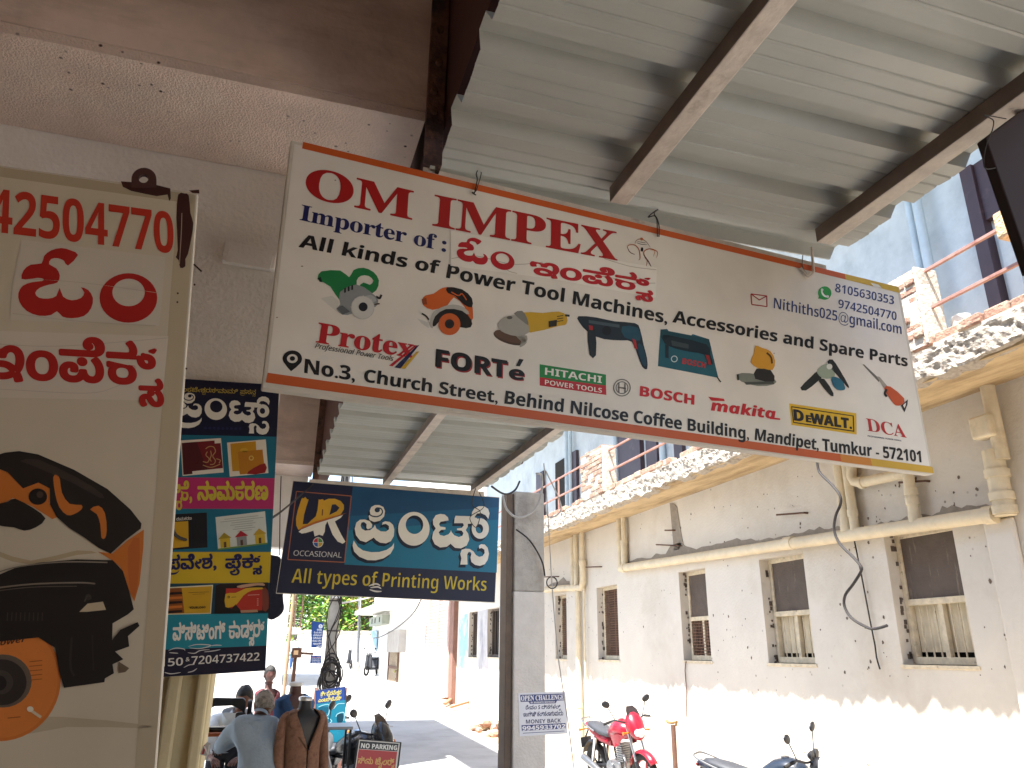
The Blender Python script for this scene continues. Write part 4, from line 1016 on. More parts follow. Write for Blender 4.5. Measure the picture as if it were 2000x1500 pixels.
for i, (h, k) in enumerate(zip(WIN, KIND)): window(i, h, k)
# slab with broken edge
mb = MB(); mb.hexa([(XS + .05, -3, SO), (XW + 1.3, -3, SZ + .04), (XW + 1.3, YEND, SZ + .04), (XS + .05, YEND, SO), (XS + .05, -3, SO + .26), (XW + 1.3, -3, SO + .26), (XW + 1.3, YEND, SO + .26), (XS + .05, YEND, SO + .26)]); mb.build('balcony_slab', M['soffit'], RB)
mb = MB(); mb.box((XW, -3, SZ + .003), (XW + .28, YEND, SZ + .02))
ny = 1000; rows = 13; mb = MB(); vs = []
for j in range(ny + 1):
    y = 3 + (YEND - 3) * (j / ny) ** 1.5
    for r in range(rows):
        t = r / (rows - 1); z = SO - .015 + .29 * t
        q = Vector((3.3, y * 7, z * 9)); d = .02 * noise.noise(q * .8) + .02 * noise.noise(q * 2.3) + .010 * noise.noise(q * 5)
        bl = .05 * noise.noise(Vector((y * 1.7, 5, 1))) + .05 * noise.noise(Vector((y * 5, 8, 1)))
        x = XS + d + (.12 if r == 0 else 0) + (.07 if r == rows - 1 else 0)
        vs.append((x, y, z + (bl if r < 3 else .02 * noise.noise(q * 1.3))))
mb.add(vs, [(j * rows + r, (j + 1) * rows + r, (j + 1) * rows + r + 1, j * rows + r + 1) for j in range(ny) for r in range(rows - 1)])
o = mb.build('broken_edge', M['rubble'], RB)
mb = MB(); y = 3.0
while y < 16:
    L_ = random.uniform(.19, .25)
    if random.random() < .86:
        mb.obox((XS + .1 + random.uniform(-.025, .02), y + L_ / 2, SO + .33 + random.uniform(-.006, .006)), (.13, L_ - .02, .085), Matrix.Rotation(random.uniform(-.08, .08), 3, 'Z'))
    y += L_
mb.build('brick_course', M['brick'], RB, bevel=.012)
mb = MB(); mb.box((XS + .04, 3, SO + .262), (XS + .22, 16, SO + .295)); mb.build('mortar_bed', M['mortar'], RB)
# brick piers on the edge
def pier(y0, y1, z1, full=True):
    mb = MB(); z = SO + .3; k = 0
    while z < z1 - .02:
        off = .11 * (k % 2); y = y0
        while y < y1 - .02:
            L_ = min(.2 if y > y0 or not off else .11, y1 - y)
            mb.obox((XS + .13 + random.uniform(-.012, .012), y + L_ / 2, z + .035), (.24 + random.uniform(-.02, .02), L_ - .014, .062))
            y += L_
        z += .082; k += 1
    p = mb.build('brick_pier', M['brick'], RB, bevel=.012)
    m_ = MB(); m_.box((XS + .018, y0 + .012, SO + .3), (XS + .225, y1 - .01, z1 - .03)); m_.build('mortar', M['mortar'], p)
    m_ = MB(); m_.box((XS + .0, y0 - .035, SO + .3), (XS + .25, y0 - .008, z1 - .01)); m_.build('plaster_face', M['mortar'], p, bevel=.01)
    return p
yA = atx(1800, 640, XS).y; yB = atx(1175, 900, XS).y; yB2 = atx(1133, 930, XS).y
z_r1 = EYE + .6245 * XS; z_r2 = EYE + .5565 * XS
pier(yA, yA + 1.35, atx(1755, 535, XS).z); pier(yB, yB2, atx(1150, 890, XS).z + .06)
yC = atx(1325, 858, XS).y; 
# upper piece of pier by the right edge of the view, plaster roughly combed
mb = MB(); c = [atx(px, py, XS + .1) for px, py in ((1938, 412), (1975, 400), (1985, 440), (1946, 463))]
mb.box((XS + .0, atx(1983, 430, XS).y, atx(1960, 462, XS).z), (XS + .28, atx(1938, 430, XS).y, atx(1960, 405, XS).z))
M['combed'] = mat('combed_cement_plaster', '#c9a983', .9, .25, 18, 1.0, 45)
mb.build('combed_plaster_block', M['combed'], RB, bevel=.02)
rl = thing('balcony_railing', 'rusty pinkish two bar balcony railing along the broken slab edge of the old building', 'railing', (XS + .12, 9, SO + .3))
for zz in (z_r1, z_r2):
    MB().bar((XS + .12, 2.2, zz), (XS + .12, yA - .02, zz), .028, .028).build('rail', M['rail'], rl, bevel=.003)
    MB().bar((XS + .12, yA + 1.37, zz), (XS + .12, yB - .02, zz), .028, .028).build('rail', M['rail'], rl, bevel=.003)
    MB().bar((XS + .12, yB2 + .02, zz), (XS + .12, YEND - .5, zz), .028, .028).build('rail', M['rail'], rl, bevel=.003)
for yy in (yA - 1.1, atx(1080, 960, XS).y, atx(1030, 990, XS).y):
    MB().bar((XS + .12, yy, SO + .27), (XS + .12, yy, z_r1 + .02), .03, .03).build('post', M['rail'], rl, bevel=.003)
# upper storey: blue back wall, shaded by the roof slab
XB = 6.95
mb = MB(); mb.box((XB, -3, SO + .262), (XB + .2, YEND, SZ + 4.2)); mb.build('upper_wall', M['blue'], RB)
mb = MB(); mb.box((4.8, -3, SZ + 4.202), (XB + 2.2, YEND, SZ + 4.4)); mb.build('roof', M['concrete'], RB)
def onback(x0, x1, z0, z1, name, m, d=.05):
    a = atx(x0, 500 if x0 > 1500 else 950, XB).y; b = atx(x1, 500 if x1 > 1500 else 950, XB).y
    mb = MB(); mb.box((XB - d, min(a, b), z0), (XB - .002, max(a, b), z1)); return mb.build(name, M[m], RB, bevel=.004)
zf0 = SO + .265
onback(1925, 1952, zf0, zf0 + 2.6, 'door_frame', 'purple', .12); onback(1952, 2060, zf0 + 1.9, zf0 + 2.6, 'door_panel', 'purple', .08)
onback(1960, 1990, zf0, zf0 + 1.7, 'window_pane', 'blue', .03)
for (a, b, m, d) in ((1238, 1262, 'purple', .10), (1215, 1236, 'purple', .06), (1270, 1292, 'purple', .06), (1328, 1345, 'purple', .08), (1088, 1110, 'dark', .05), (1052, 1066, 'purple', .08), (1122, 1132, 'purple', .08)):
    onback(a, b, zf0, zf0 + 2.2, 'door_panel' if m == 'purple' else 'window_opening', m, d)
M['greydado'] = mat('grey_painted_dado', '#6d6a70', .8, .12, 4)
onback(1135, 1236, zf0, zf0 + .95, 'dado', 'greydado', .02)
def drain(pts, r=.055, m='cream_pipe', name='drainpipe', collars=()):
    mb = MB(); mb.tube(pts, r, 12)
    p = mb.build(name, M[m], RB, smooth=True)
    for a, b in collars:
        MB().tube([a, b], r * 1.16, 12).build('collar', M[m], p, smooth=True)
    return p
for (a, b, X_, z0, z1, r, m) in ((1830, 690, XB - .07, zf0, zf0 + 3.8, .05, 'bluepipe'), (1848, 690, XB - .16, zf0 + 1.05, zf0 + 3.8, .055, 'bluepipe'), (1203, 900, XB - .07, zf0, zf0 + 3, .06, 'bluepipe'), (1108, 950, XB - .07, zf0, zf0 + 3, .06, 'bluepipe'), (1115, 950, XB - .1, zf0, zf0 + 3, .05, 'bluepipe'), (1293, 870, XB - .07, zf0, zf0 + 3, .06, 'bluepipe')):
    y = atx(a, b, X_).y; drain([(X_, y, z0), (X_, y, z1)], r, m)
y = atx(1203, 900, XB - .07).y; drain([(XB - .07, y, zf0), (XB - .07, y, zf0 + .28)], .09, 'purple', 'pipe_shoe'); y = atx(1108, 950, XB - .07).y; drain([(XB - .07, y, zf0), (XB - .07, y, zf0 + .28)], .09, 'purple', 'pipe_shoe')
y = atx(1882, 640, XS + .35).y; drain([(XS + .35, y, zf0), (XS + .35, y, zf0 + .2), (XS + .35, y, zf0 + .3)], .075, 'white', 'pipe_stub', [((XS + .35, y, zf0 + .2), (XS + .35, y, zf0 + .27))])
# pipes on the lower wall
XP = XW - .085
def wp(px, py, X=XP): return atx(px, py, X)
ysp = [wp(1212, 1109), wp(1500, 1063), wp(1948, 1003)]
drain([wp(1212, 1110), wp(1945, 1004)], .068, collars=[(wp(1216, 1109.5), wp(1222, 1108.5)), (wp(1535, 1062), wp(1550, 1060)), (wp(1925, 1007), wp(1945, 1004))])
def vpipe(px, py0, py1, r=.045, X=XP, cl=()):
    a = wp(px, py0, X); b = wp(px, py1, X); b = Vector((X, a.y, b.z))
    drain([a, b], r, collars=[((X, a.y, a.z + (b.z - a.z) * t), (X, a.y, a.z + (b.z - a.z) * t - .07)) for t in cl])
vpipe(1209, 1010, 1105, .055, cl=(.5, .95)); vpipe(1217, 1008, 1060, .045); vpipe(1218, 1055, 1108, .055, cl=(.02,))
vpipe(1124, 1044, 1146, .05, cl=(.55,)); vpipe(1118, 1050, 1150, .05); vpipe(1136, 1040, 1095, .055)
a = wp(1138, 1095); b = wp(1140, 1135); drain([a, Vector((XP, a.y, b.z)), Vector((XP, a.y + .08, b.z - .12)), wp(1108, 1148), wp(1066, 1152)], .065, collars=[(a, a - Vector((0, 0, .09)))])
vpipe(1140, 1150, 1455, .02, cl=()); vpipe(1128, 1150, 1452, .055, cl=(.75,))
vpipe(1637, 905, 1036, .06, cl=(.6, .95)); vpipe(1652, 905, 1040, .05, cl=(.7,))
a = wp(1663, 905); drain([a, wp(1663, 930), wp(1668, 940), wp(1680, 943), wp(1750, 928), wp(1772, 924)], .055, collars=[(wp(1680, 943), wp(1687, 942))])
vpipe(1772, 920, 1020, .055, cl=(.35, .55, .9))
vpipe(1928, 755, 905, .06); vpipe(1938, 880, 1012, .085, cl=(.3, .65, .85)); 
a = wp(1905, 755, XP - .0); mb = MB(); mb.box((XW - .2, a.y - .15, SZ - .55), (XW - .05, a.y + .05, SZ - .35)); mb.build('rainwater_head', M['cream_pipe'], RB, bevel=.02)
# plaster chases where pipes are boxed in below
yb = atx(1975, 1100, XW).y
mb = MB(); mb.box((XW - .05, yb - .13, -.2), (XW - .002, yb + .16, atx(1950, 1015, XW).z)); mb.build('pipe_casing', M['cream'], RB, bevel=.03)
mb = MB(); yb = atx(1128, 1300, XW).y; mb.box((XW - .045, yb - .1, -.2), (XW - .002, yb + .45, atx(1128, 1150, XW).z)); mb.build('pipe_casing', M['cream'], RB, bevel=.02)
# grey cement along the top of the long pipe, ragged
def ragged(pts_top, pts_bot, name='cement_patch'):
    P_ = [atx(px, py, XW - .008) for px, py in pts_bot]
    top = []
    for i in range(len(pts_top) - 1):
        (x0, y0), (x1, y1) = pts_top[i], pts_top[i + 1]; n = max(2, int(abs(x1 - x0) / 9))
        for k in range(n):
            t = k / n; top.append((x0 + (x1 - x0) * t, y0 + (y1 - y0) * t + random.uniform(-4, 4)))
    P_ += [atx(px, py, XW - .008) for px, py in reversed(top + [pts_top[-1]])]
    MB().prism(P_, (.006, 0, 0)).build(name, M['grey_cement'], RB)
ragged([(1225, 1098), (1300, 1080), (1318, 1060), (1360, 1072), (1430, 1055), (1520, 1052), (1600, 1032), (1690, 1028), (1760, 1012), (1830, 1004), (1840, 990), (1935, 988)], [(1222, 1108), (1945, 1003)])
ragged([(1308, 985), (1318, 985)], [(1316, 1075), (1336, 1072), (1330, 1040), (1322, 990)])
ragged([(1070, 1140), (1100, 1130), (1112, 1135)], [(1066, 1152), (1112, 1148)])
# bent iron pegs in the wall
for k, (p, q) in enumerate((((1522, 1006), (1578, 1002)), ((1762, 943), (1816, 940)), ((1148, 1108), (1176, 1107)), ((1286, 1064), (1332, 1066)), ((1303, 1036), (1320, 1036)), ((1066, 1127), (1092, 1126)))):
    a = atx(*q, XW); b = atx(*p, XW - .02)
    m_ = MB().tube([Vector((XW + .02, a.y, a.z)), Vector((XW - .05, a.y, a.z)), Vector((XW - .06, b.y, b.z))], .011, 6); m_.build('iron_peg', M['rust'], RB)
# nail holes and chips in the limewash
mb = MB()
for k in range(210):
    px = random.uniform(1080, 1990); py = random.uniform(930, 1330)
    p = atx(px, py, XW - .003)
    if p.z > SZ - .1 or any(h[0] - .05 < p.y < h[1] + .05 and h[2] - .05 < p.z < h[3] + .05 for h in WIN): continue
    r_ = random.choice((.006, .008, .008, .012, .018)); n_ = 7; a0 = random.random() * 6
    mb.add([p + Vector((0, r_ * random.uniform(.5, 1.2) * math.cos(a0 + i * .9), r_ * random.uniform(.6, 1.5) * math.sin(a0 + i * .9))) for i in range(n_)], [tuple(range(n_))])
mb.build('limewash_chips', mat('chipped_spot', '#6a5c4f', .9, .3, 20), RB, fix=False)
# rubble and dust heap along the foot of the wall
def heap(name, label, cx, cy, rx, ry, h, n, seed, m, smin=.03, smax=.12):
    rnd = random.Random(seed); mb = MB()
    for k in range(n):
        a = rnd.random() * 6.283; r = rnd.random() ** .6
        x = cx + rx * r * math.cos(a); y = cy + ry * r * math.sin(a); s_ = rnd.uniform(smin, smax)
        z = gz(y) + h * (1 - r) * rnd.random() + s_ * .25
        R_ = Matrix.Rotation(rnd.random() * 3, 3, 'Z') @ Matrix.Rotation(rnd.random() * 3, 3, 'X')
        mb.ell((x, y, z), (s_, s_ * rnd.uniform(.5, 1), s_ * rnd.uniform(.3, .6)), 6, 4, k % 2, R_)
    o = mb.build(name, m); o['label'] = label; o['category'] = 'rubble'; o['kind'] = 'stuff'; return o
M['leaflitter'] = mat('dry_leaf', '#8a6a42', .9, .3, 9)
heap('rubble', 'dusty rubble and dry leaves along the foot of the cream wall behind the red motorcycle', 5.72, 8.4, .3, 3.2, .2, 420, 3, [M['mortar'], M['leaflitter']], .015, .06)
heap('rubble', 'broken brick heap at the foot of the blue painted wall', 5.5, 18.2, .55, 1.3, .3, 60, 5, [M['brick'], M['mortar']], .06, .2)
# ------------------------------------------------------------------ houses further down the street
M['house_white'] = mat('white_house_paint', '#e6e3dc', .85, .06, 3, .2, 30)  # plain off-white paint of the far houses
M['pinkshut'] = mat('pinkish_shutter', '#b79a8f', .6, .1, 5)
M['tan'] = mat('tan_shade_paint', '#b79c77', .8, .1, 4)
yq = lambda px, X=6.0: atx(px, 1240, X).y
PH = thing('house', 'pinkish house with a tall closed shutter front beyond the faded blue wall', 'house', (7, yq(845), gz(yq(845))))
mb = MB(); mb.box((6.08, yq(880) + .2, -.3), (10, yq(818, 6.08), 7.5)); mb.build('wall', M['house_white'], PH)
a, b = yq(873), yq(822); zt = atx(848, 1172, 6).z; z0 = atx(848, 1268, 6).z
mb = MB(); k = 0; zz = z0
while zz < zt + 1.2:
    mb.box((6.03, a, zz), (6.06, b, zz + .10)); zz += .115
mb.build('shutter', M['pinkshut'], PH, bevel=.01)
for t in (.0, .33, .66, 1): 
    y = a + (b - a) * t; MB().box((5.98, y - .06, z0 - .1), (6.029, y + .06, zt + 1.2)).build('shutter_post', M['pinkshut'], PH)
mb = MB(); ya, yb = yq(817), yq(806); mb.box((6.0, ya, atx(811, 1237, 6).z), (6.079, yb, atx(811, 1193, 6).z)); mb.build('window', M['tan'], PH)
y = yq(879, 5.9); MB().tube([(5.88, y, 0.1), (5.88, y, 6.5)], .09, 10).build('drainpipe', M['pinkshut'], PH, smooth=True)
y = yq(884, 5.9); MB().box((5.86, y - .25, .1), (6.02, y + .15, 6.5)).build('brown_column', mat('brown_red_column', '#7d5a4c', .85, .2, 5), PH)
WHs = thing('house', 'white two storey house with a grey box on its upper wall and a barred gate', 'house', (7, yq(770), gz(yq(770))))
y0, y1 = yq(817, 5.7), yq(727, 5.7)
mb = MB(); mb.box((5.7, y0 + .3, 0), (11, y1, 9)); mb.build('wall', M['house_white'], WHs)
mb = MB(); mb.box((4.7, yq(792, 5.2), atx(780, 1180, 5.2).z), (5.697, y1 - .2, atx(780, 1180, 5.2).z + .18)); mb.build('balcony_slab', M['house_white'], WHs)
p = lambda px, py: atx(px, py, 5.68)
mb = MB(); mb.box((5.35, p(760, 1210).y, p(747, 1221).z), (5.697, p(734, 1210).y, p(747, 1204).z)); o = mb.build('wall_box', mat('greenish_grey_box', '#8f9488', .6, .1, 5), WHs, bevel=.02)
for px in (740, 746, 755):
    y = p(px, 1212).y; MB().box((5.335, y - .12, p(747, 1217).z), (5.348, y + .1, p(747, 1208).z)).build('slot', M['dark'], o)
mb = MB(); mb.box((5.4, p(793, 1240).y, p(780, 1274).z), (5.697, p(769, 1240).y, p(780, 1232).z)); mb.build('porch_panel', mat('grey_render', '#a39c94', .9, .1, 3), WHs)
g = MB(); ya, yb = p(780, 1290).y, p(760, 1290).y; zb_ = gz(ya) + .1; zt = p(770, 1265).z
fr = MB(); fr.box((5.62, ya, zb_), (5.66, ya + .12, zt)); fr.box((5.62, yb - .12, zb_), (5.66, yb, zt)); fr.box((5.62, ya + .12, zt - .1), (5.66, yb - .12, zt)); fr.box((5.62, ya + .12, zb_ + .5), (5.66, yb - .12, zb_ + .6))
gate = fr.build('gate', M['rust'], WHs)
for k in range(1, 9):
    y = ya + (yb - ya) * k / 9; MB().tube([(5.64, y, zb_), (5.64, y, zt - .1)], .014, 5).build('bar', M['rust'], gate)
MB().box((5.67, ya, zb_), (5.695, yb, zt)).build('doorway', M['frame'], WHs)
tri = [atx(723, 1232, 5.6), atx(736, 1232, 5.6), atx(734, 1272, 5.6)]
MB().prism(tri, (.05, 0, 0)).build('blue_fin', M['oldblue'], WHs)

# compound wall closing the street
CW = thing('compound_wall', 'old white compound wall with a stained coping, below the green tree', 'wall', (5, 46, gz(46)))
a = aty(728, 1300, 43); b = aty(575, 1300, 50)
n = 40; rings = []
dv = (b - a); dv.z = 0; nv = Vector((dv.y, -dv.x, 0)).normalized()
if nv.y > 0: nv = -nv
for k in range(n + 1):
    q = a.lerp(b, k / n); z1 = EYE + (1273 - 1244) / F * q.y + .12 * noise.noise(Vector((k * .6, 0, 0)))
    rings.append([Vector((q.x, q.y, .5)), Vector((q.x, q.y, z1)), Vector((q.x, q.y, z1)) - nv * .35, Vector((q.x, q.y, .5)) - nv * .35])
MB().loft(rings).build('wall', mat('stained_white_wall', '#d9d3c8', .9, .12, 1.2, .3, 20, col2='#8f877c', mix=(.58, .72), streak=(1, 1, .3)), CW)
MB().loft([[r[1] + nv * .08 + Vector((0, 0, .003)), r[1] + nv * .08 + Vector((0, 0, .16)), r[2] - nv * .08 + Vector((0, 0, .16)), r[2] - nv * .08 + Vector((0, 0, .003))] for r in rings]).build('coping', mat('mossy_coping', '#8d8474', .9, .2, 3), CW)

# trees
def leafmat(n, c): 
    m = mat(n, c, .55, .3, 1.2, spec=.3); b = m.node_tree.nodes['Principled BSDF']; return m
LM = [leafmat('fresh_green_leaf', '#5c8a2c'), leafmat('deep_green_leaf', '#35631f'), leafmat('yellow_green_leaf', '#8f9a3c'), leafmat('brown_leaf', '#7a6a35')]
BARK = mat('grey_bark', '#6a5c4c', .9, .2, 5, .5, 20)
def tree(label, base, h, rad, n, seed, group='trees behind the compound wall', leaf=.3, mats=LM, w=(5, 4, 3, 1), zlo=.18):
    rnd = random.Random(seed); T = thing('tree', label, 'tree', base, group); B = Vector(base)
    mb = MB(); mb.tube([B - Vector((0, 0, .3)), B + Vector((.1, 0, h * .3)), B + Vector((-.1, .1, h * .55)), B + Vector((.1, 0, h * .85))], [.28, .2, .14, .05], 9)
    cl = []
    for k in range(34):
        a = rnd.random() * 6.283; u = rnd.random(); zz = h * (zlo + (1 - zlo) * u); rr = rad * (.35 + .65 * rnd.random() ** .5) * (1 - .45 * max(0, u - .45) / .55)
        c = B + Vector((rr * math.cos(a), rr * math.sin(a), zz)); cl.append((c, rad * rnd.uniform(.28, .5), rnd.random()))
        if k < 12: mb.tube([B + Vector((0, 0, h * (.25 + .4 * u))), (B + Vector((0, 0, h * (.3 + .4 * u)))).lerp(c, .6) + Vector((0, 0, .2)), c], [.1, .06, .02], 6)
    mb.build('trunk', BARK, T, smooth=True)
    L = MB()
    for _ in range(n):
        c, r, tone = rnd.choice(cl)
        d = Vector((rnd.gauss(0, 1), rnd.gauss(0, 1), rnd.gauss(0, .8))).normalized() * r * rnd.random() ** .4
        p = c + d; s_ = leaf * rnd.uniform(.6, 1.25)
        u = Vector((rnd.gauss(0, 1), rnd.gauss(0, 1), rnd.gauss(0, .6))).normalized(); v = u.cross(Vector((rnd.gauss(0, .5), rnd.gauss(0, .5), 1))).normalized() * .42
        mi = rnd.choices(range(len(mats)), w)[0] if rnd.random() < .6 else int(tone * (len(mats) - .01))
        L.add([p - u * s_ * .5, p + v * s_ * .5, p + u * s_ * .5, p - v * s_ * .5], [(0, 1, 2, 3)], mi)
    L.build('crown', mats, T, fix=False); return T
for i, (px, Y, h, r, lb) in enumerate(((612, 55, 8.5, 2.6, 'bushy green tree at the left behind the compound wall'), (668, 53, 9.0, 3.0, 'bushy green tree directly right of the grey pole, behind the wall'), (712, 50, 8.0, 2.4, 'yellowish green tree beside the white house, behind the wall'), (640, 62, 11, 3.6, 'tallest dark green tree, furthest behind the wall'))):
    q = aty(px, 1300, Y); tree(lb, (q.x, q.y, gz(Y)), h - 1.3, r * 1.15, 9000, 20 + i, w=((5, 4, 3, 1), (5, 5, 2, 1), (3, 2, 6, 2), (2, 6, 1, 1))[i])
q = atg(787, 1336)
rnd = random.Random(4); mb = MB(); mb2 = MB()
PT = thing('plant', 'small green weed growing at the foot of the white house', 'plant', tuple(q))
for k in range(90):
    a = rnd.random() * 6.283; r = rnd.random() * .38; p = q + Vector((r * math.cos(a), r * math.sin(a), .1 + rnd.random() * .65)); u = Vector((rnd.gauss(0, 1), rnd.gauss(0, 1), rnd.gauss(0, 1))).normalized() * .14; v = u.cross(Vector((0, .3, 1))).normalized() * .06
    mb.add([p - u, p + v, p + u, p - v], [(0, 1, 2, 3)], k % 3)
for k in range(6): mb2.tube([q, q + Vector((rnd.uniform(-.25, .25), rnd.uniform(-.25, .25), .55))], .012, 5)
mb.build('leaves', LM[:3], PT, fix=False); mb2.build('stem', BARK, PT)

# left side: white house past the shop row
LH = thing('house', 'white sunlit house wall with a brown pipe on its corner, past the tailor', 'house', (-1, 13.5, 0))
xr = aty(553, 1300, 13).x
mb = MB(); mb.box((-5, 13, -.1), (xr, 19, 9.597)); mb.build('wall', M['house_white'], LH)
mb = MB(); mb.box((-5, 13.3, 9.6), (.5, 19, 9.75)); mb.box((.503, 11.2, 9.6), (1.45, 19, 9.75)); mb.build('roof', M['concrete'], LH)  # unseen overhang starts ahead of the house, shaped to cast the street shadow
MB().tube([(xr + .05, 12.95, 0), (xr + .05, 12.95, 6.5)], .028, 10).build('drainpipe', mat('brown_pipe', '#a08468', .6, .2, 8), LH, smooth=True)
FH = thing('house', 'far house with a dark railed balcony, left of the trees', 'house', tuple(aty(560, 1300, 33)))
a = aty(540, 1300, 33); b = aty(579, 1300, 33)
mb = MB(); mb.box((a.x - 3, 33, 0), (b.x - .75, 39, 8)); mb.build('wall', M['house_white'], FH)
zb_ = aty(565, 1238, 33).z
mb = MB(); mb.box((a.x - 1, 32.2, zb_), (b.x, 36, zb_ + .22)); mb.build('balcony_slab', M['concrete'], FH)
for k in range(4): MB().box((a.x - 1, 32.25, zb_ + .3 + .25 * k), (b.x - .05, 32.29, zb_ + .34 + .25 * k)).build('rail', M['dark'], FH)
for k in range(4): x = a.x + (b.x - a.x) * k / 3 - .06; MB().box((x, 32.24, zb_ + .22), (x + .06, 32.3, zb_ + 2.4)).build('balcony_post', M['rust'], FH)
mb = MB(); mb.box((a.x - 1, 32, zb_ + 2.41), (b.x + .2, 36, zb_ + 2.6)); mb.build('roof', M['rust'], FH)

# ------------------------------------------------------------------ poles, wires, boards
q = aty(640, 1345, 15.5); PX = q.x
UP = thing('utility_pole', 'grey concrete utility pole wound with cables in the middle of the street view', 'pole', (PX, 15.5, gz(15.5)))
w = .1; zb_ = gz(15.5) - .2
mb = MB(); rings = []
for z, k in ((zb_, 1.15), (3, 1.0), (7.5, .75)):
    rings.append([Vector((PX - w * k, 15.5 - .07 * k, z)), Vector((PX + w * k, 15.5 - .07 * k, z)), Vector((PX + w * k, 15.5 + .07 * k, z)), Vector((PX - w * k, 15.5 + .07 * k, z))])
mb.loft(rings); mb.build('pole', M['concrete'], UP, bevel=.015)
rnd = random.Random(3)
for k in range(5):
    x0 = PX + rnd.uniform(-.13, .13); pts = [(x0, 15.4, 6)]; 
    for z in (5, 4, 3.2, 2.6, 2.1, 1.7, 1.4): pts.append((PX + rnd.uniform(-.16, .16), 15.38 - rnd.random() * .05, z))
    MB().tube(pts, .011, 5, smooth=3).build('cable', M['wire'], UP, smooth=True)
for k in range(12):
    c = Vector((PX + rnd.uniform(-.03, .04), 15.42 - rnd.random() * .12, 1.32 + rnd.uniform(-.05, .3))); rx = rnd.uniform(.12, .2); rz = rnd.uniform(.16, .36)
    pts = [c + Vector((rx * math.cos(t * .449), -.06 + .05 * math.sin(t * .9 + k), rz * math.sin(t * .449))) for t in range(15)]
    MB().tube(pts, .013, 5, smooth=2).build('cable_coil', M['wire'], UP, smooth=True)
for z in (2.2, 2.75, 3.25, 3.9): MB().box((PX - .12, 15.41, z), (PX + .12, 15.6, z + .02)).build('strap', M['wire'], UP)
MB().box((PX - .07, 15.36, aty(641, 1163, 15.4).z - .05), (PX + .07, 15.42, aty(641, 1163, 15.4).z + .12)).build('lamp_box', M['white'], UP)

q = atg(698, 1315); TP = thing('street_pole', 'thin pale steel pole in front of the compound wall', 'pole', tuple(q))
t = aty(703, 1160, q.y); MB().tube([q - Vector((0, 0, .2)), q.lerp(t, .55), t + (t - q) * .3], [.09, .075, .06], 8).build('pole', M['alu'], TP, smooth=True)
MB().tube([q, q + Vector((0, 0, .5))], .12, 8).build('base', M['concrete'], TP, smooth=True)
for z in (.55, .7, .82): MB().tube([q.lerp(t, z) - Vector((.09, 0, 0)), q.lerp(t, z) + Vector((.09, 0, .03))], .05, 6).build('clamp', M['rust'], TP)
def cable(pts, r, label, m='wire', grp='cables across the street', name='cable', sm=6):
    o = MB().tube(pts, r, 6, smooth=sm).build(name, M[m], smooth=True); tag(o, label, 'cable', grp); return o
cable([aty(656, 1180, 15.4), aty(700, 1172, 24), aty(735, 1163, 33), aty(760, 1150, 38)], .022, 'pale cable running from the grey pole to the right above the trees', 'greywire')
cable([aty(730, 1246, 30), aty(745, 1243, 28), aty(775, 1226, 25), aty(805, 1200, 23), aty(822, 1172, 22), aty(830, 1150, 21)], .02, 'dark sagging cable in front of the white house')
cable([aty(610, 1277, 15), aty(590, 1276, 14.2)], .025, 'short twisted cable between the meter box and the blue board', 'rust')
PBd = Plane((0, 15.2, 0), (0, -1, 0)); zI = lambda x, y: (540 + .17 * x, 1150 + .17 * y)
def board(label, pts, rows, name='signboard', d=.03, frame=True, plane=PBd, z=zI, bg='#1f4a93', rim='#23305c'):
    q = [plane.at(*z(*p)) for p in pts]; c = sum(q, Vector((0, 0, 0))) / 4
    T = thing(name, label, 'sign', (c.x, c.y, min(v.z for v in q)))
    MB().prism(q, plane.n * -d).build('panel', M['print'] if False else mat('board_back', rim, .6, .1, 5), T)
    A = Art(plane, z); i_ = lambda p: (pts[0][0] + (p[0] - pts[0][0]), p[1])
    cx_ = sum(p[0] for p in pts) / 4; cy_ = sum(p[1] for p in pts) / 4
    A.poly([(cx_ + (x - cx_) * .95, cy_ + (y - cy_) * .97) for x, y in pts], bg, 0); rows(A); A.build('panel_face', M['gloss_print'], T); return T
def r1(A):
    A.disc((507, 432), 24, '#dfe6ee', 1); A.text('1', (502, 446), (512, 446), (503, 416), '#1f4a93', 'sans', .02)
    for k, t in enumerate(('ಕರಣ', 'ಕೆಲಸ ದಿನ', 'ವಿಸಿಟಿಂಗ್', 'ರಸ್ವಾಮಿ', 'ಕೇವಲ ದಿನ', 'ಇಂಗಿ', 'ಪನ')):
        y = 480 + 32 * k; x0 = (465, 430, 422, 418, 415, 420, 460)[k]; A.text(t, (x0, y), (521 - k, y + 1), (x0, y - 24), '#dfe6ee', None, .03)
def r2(A):
    for k, t in enumerate(('ಕರಣ ನಾಮ', 'ವಿಸಿಟಿಂಗ್ ಕೆ', 'ರಸ್ವಾಮಿ', 'ಕೇವಲ ದಿನ')): A.text(t, (402 + 2 * k, 792 + 19 * k), (508, 793 + 19 * k), (402, 780 + 19 * k), ('#d8a0a0', '#dfe6ee', '#dfe6ee', '#dfe6ee')[k], None, .03)
board('upper blue board with white lettering fixed to the left of the grey pole', [(405, 370), (541, 390), (521, 682), (398, 672)], r1)
board('lower small blue board with a reddish first line, left of the grey pole', [(392, 763), (520, 770), (515, 862), (385, 860)], r2)
MXP = thing('meter_post', 'brown steel post carrying a small meter box with an orange label', 'post', tuple(aty(578, 1350, 14)))
a = aty(577, 1284, 14)
MB().box((a.x - .03, 14, 0), (a.x + .03, 14.06, a.z)).build('post', M['rust'], MXP)
a = aty(571, 1265, 13.98); b = aty(588, 1285, 13.98)
o = MB().box((a.x, 13.93, b.z), (b.x, 14.1, a.z)).build('meter_box', M['rust'], MXP, bevel=.01)
a = aty(574, 1270, 13.92); b = aty(582, 1279, 13.92); MB().box((a.x, 13.915, b.z), (b.x, 13.927, a.z)).build('label_plate', mat('cream_label', '#d8b48a', .6), o)

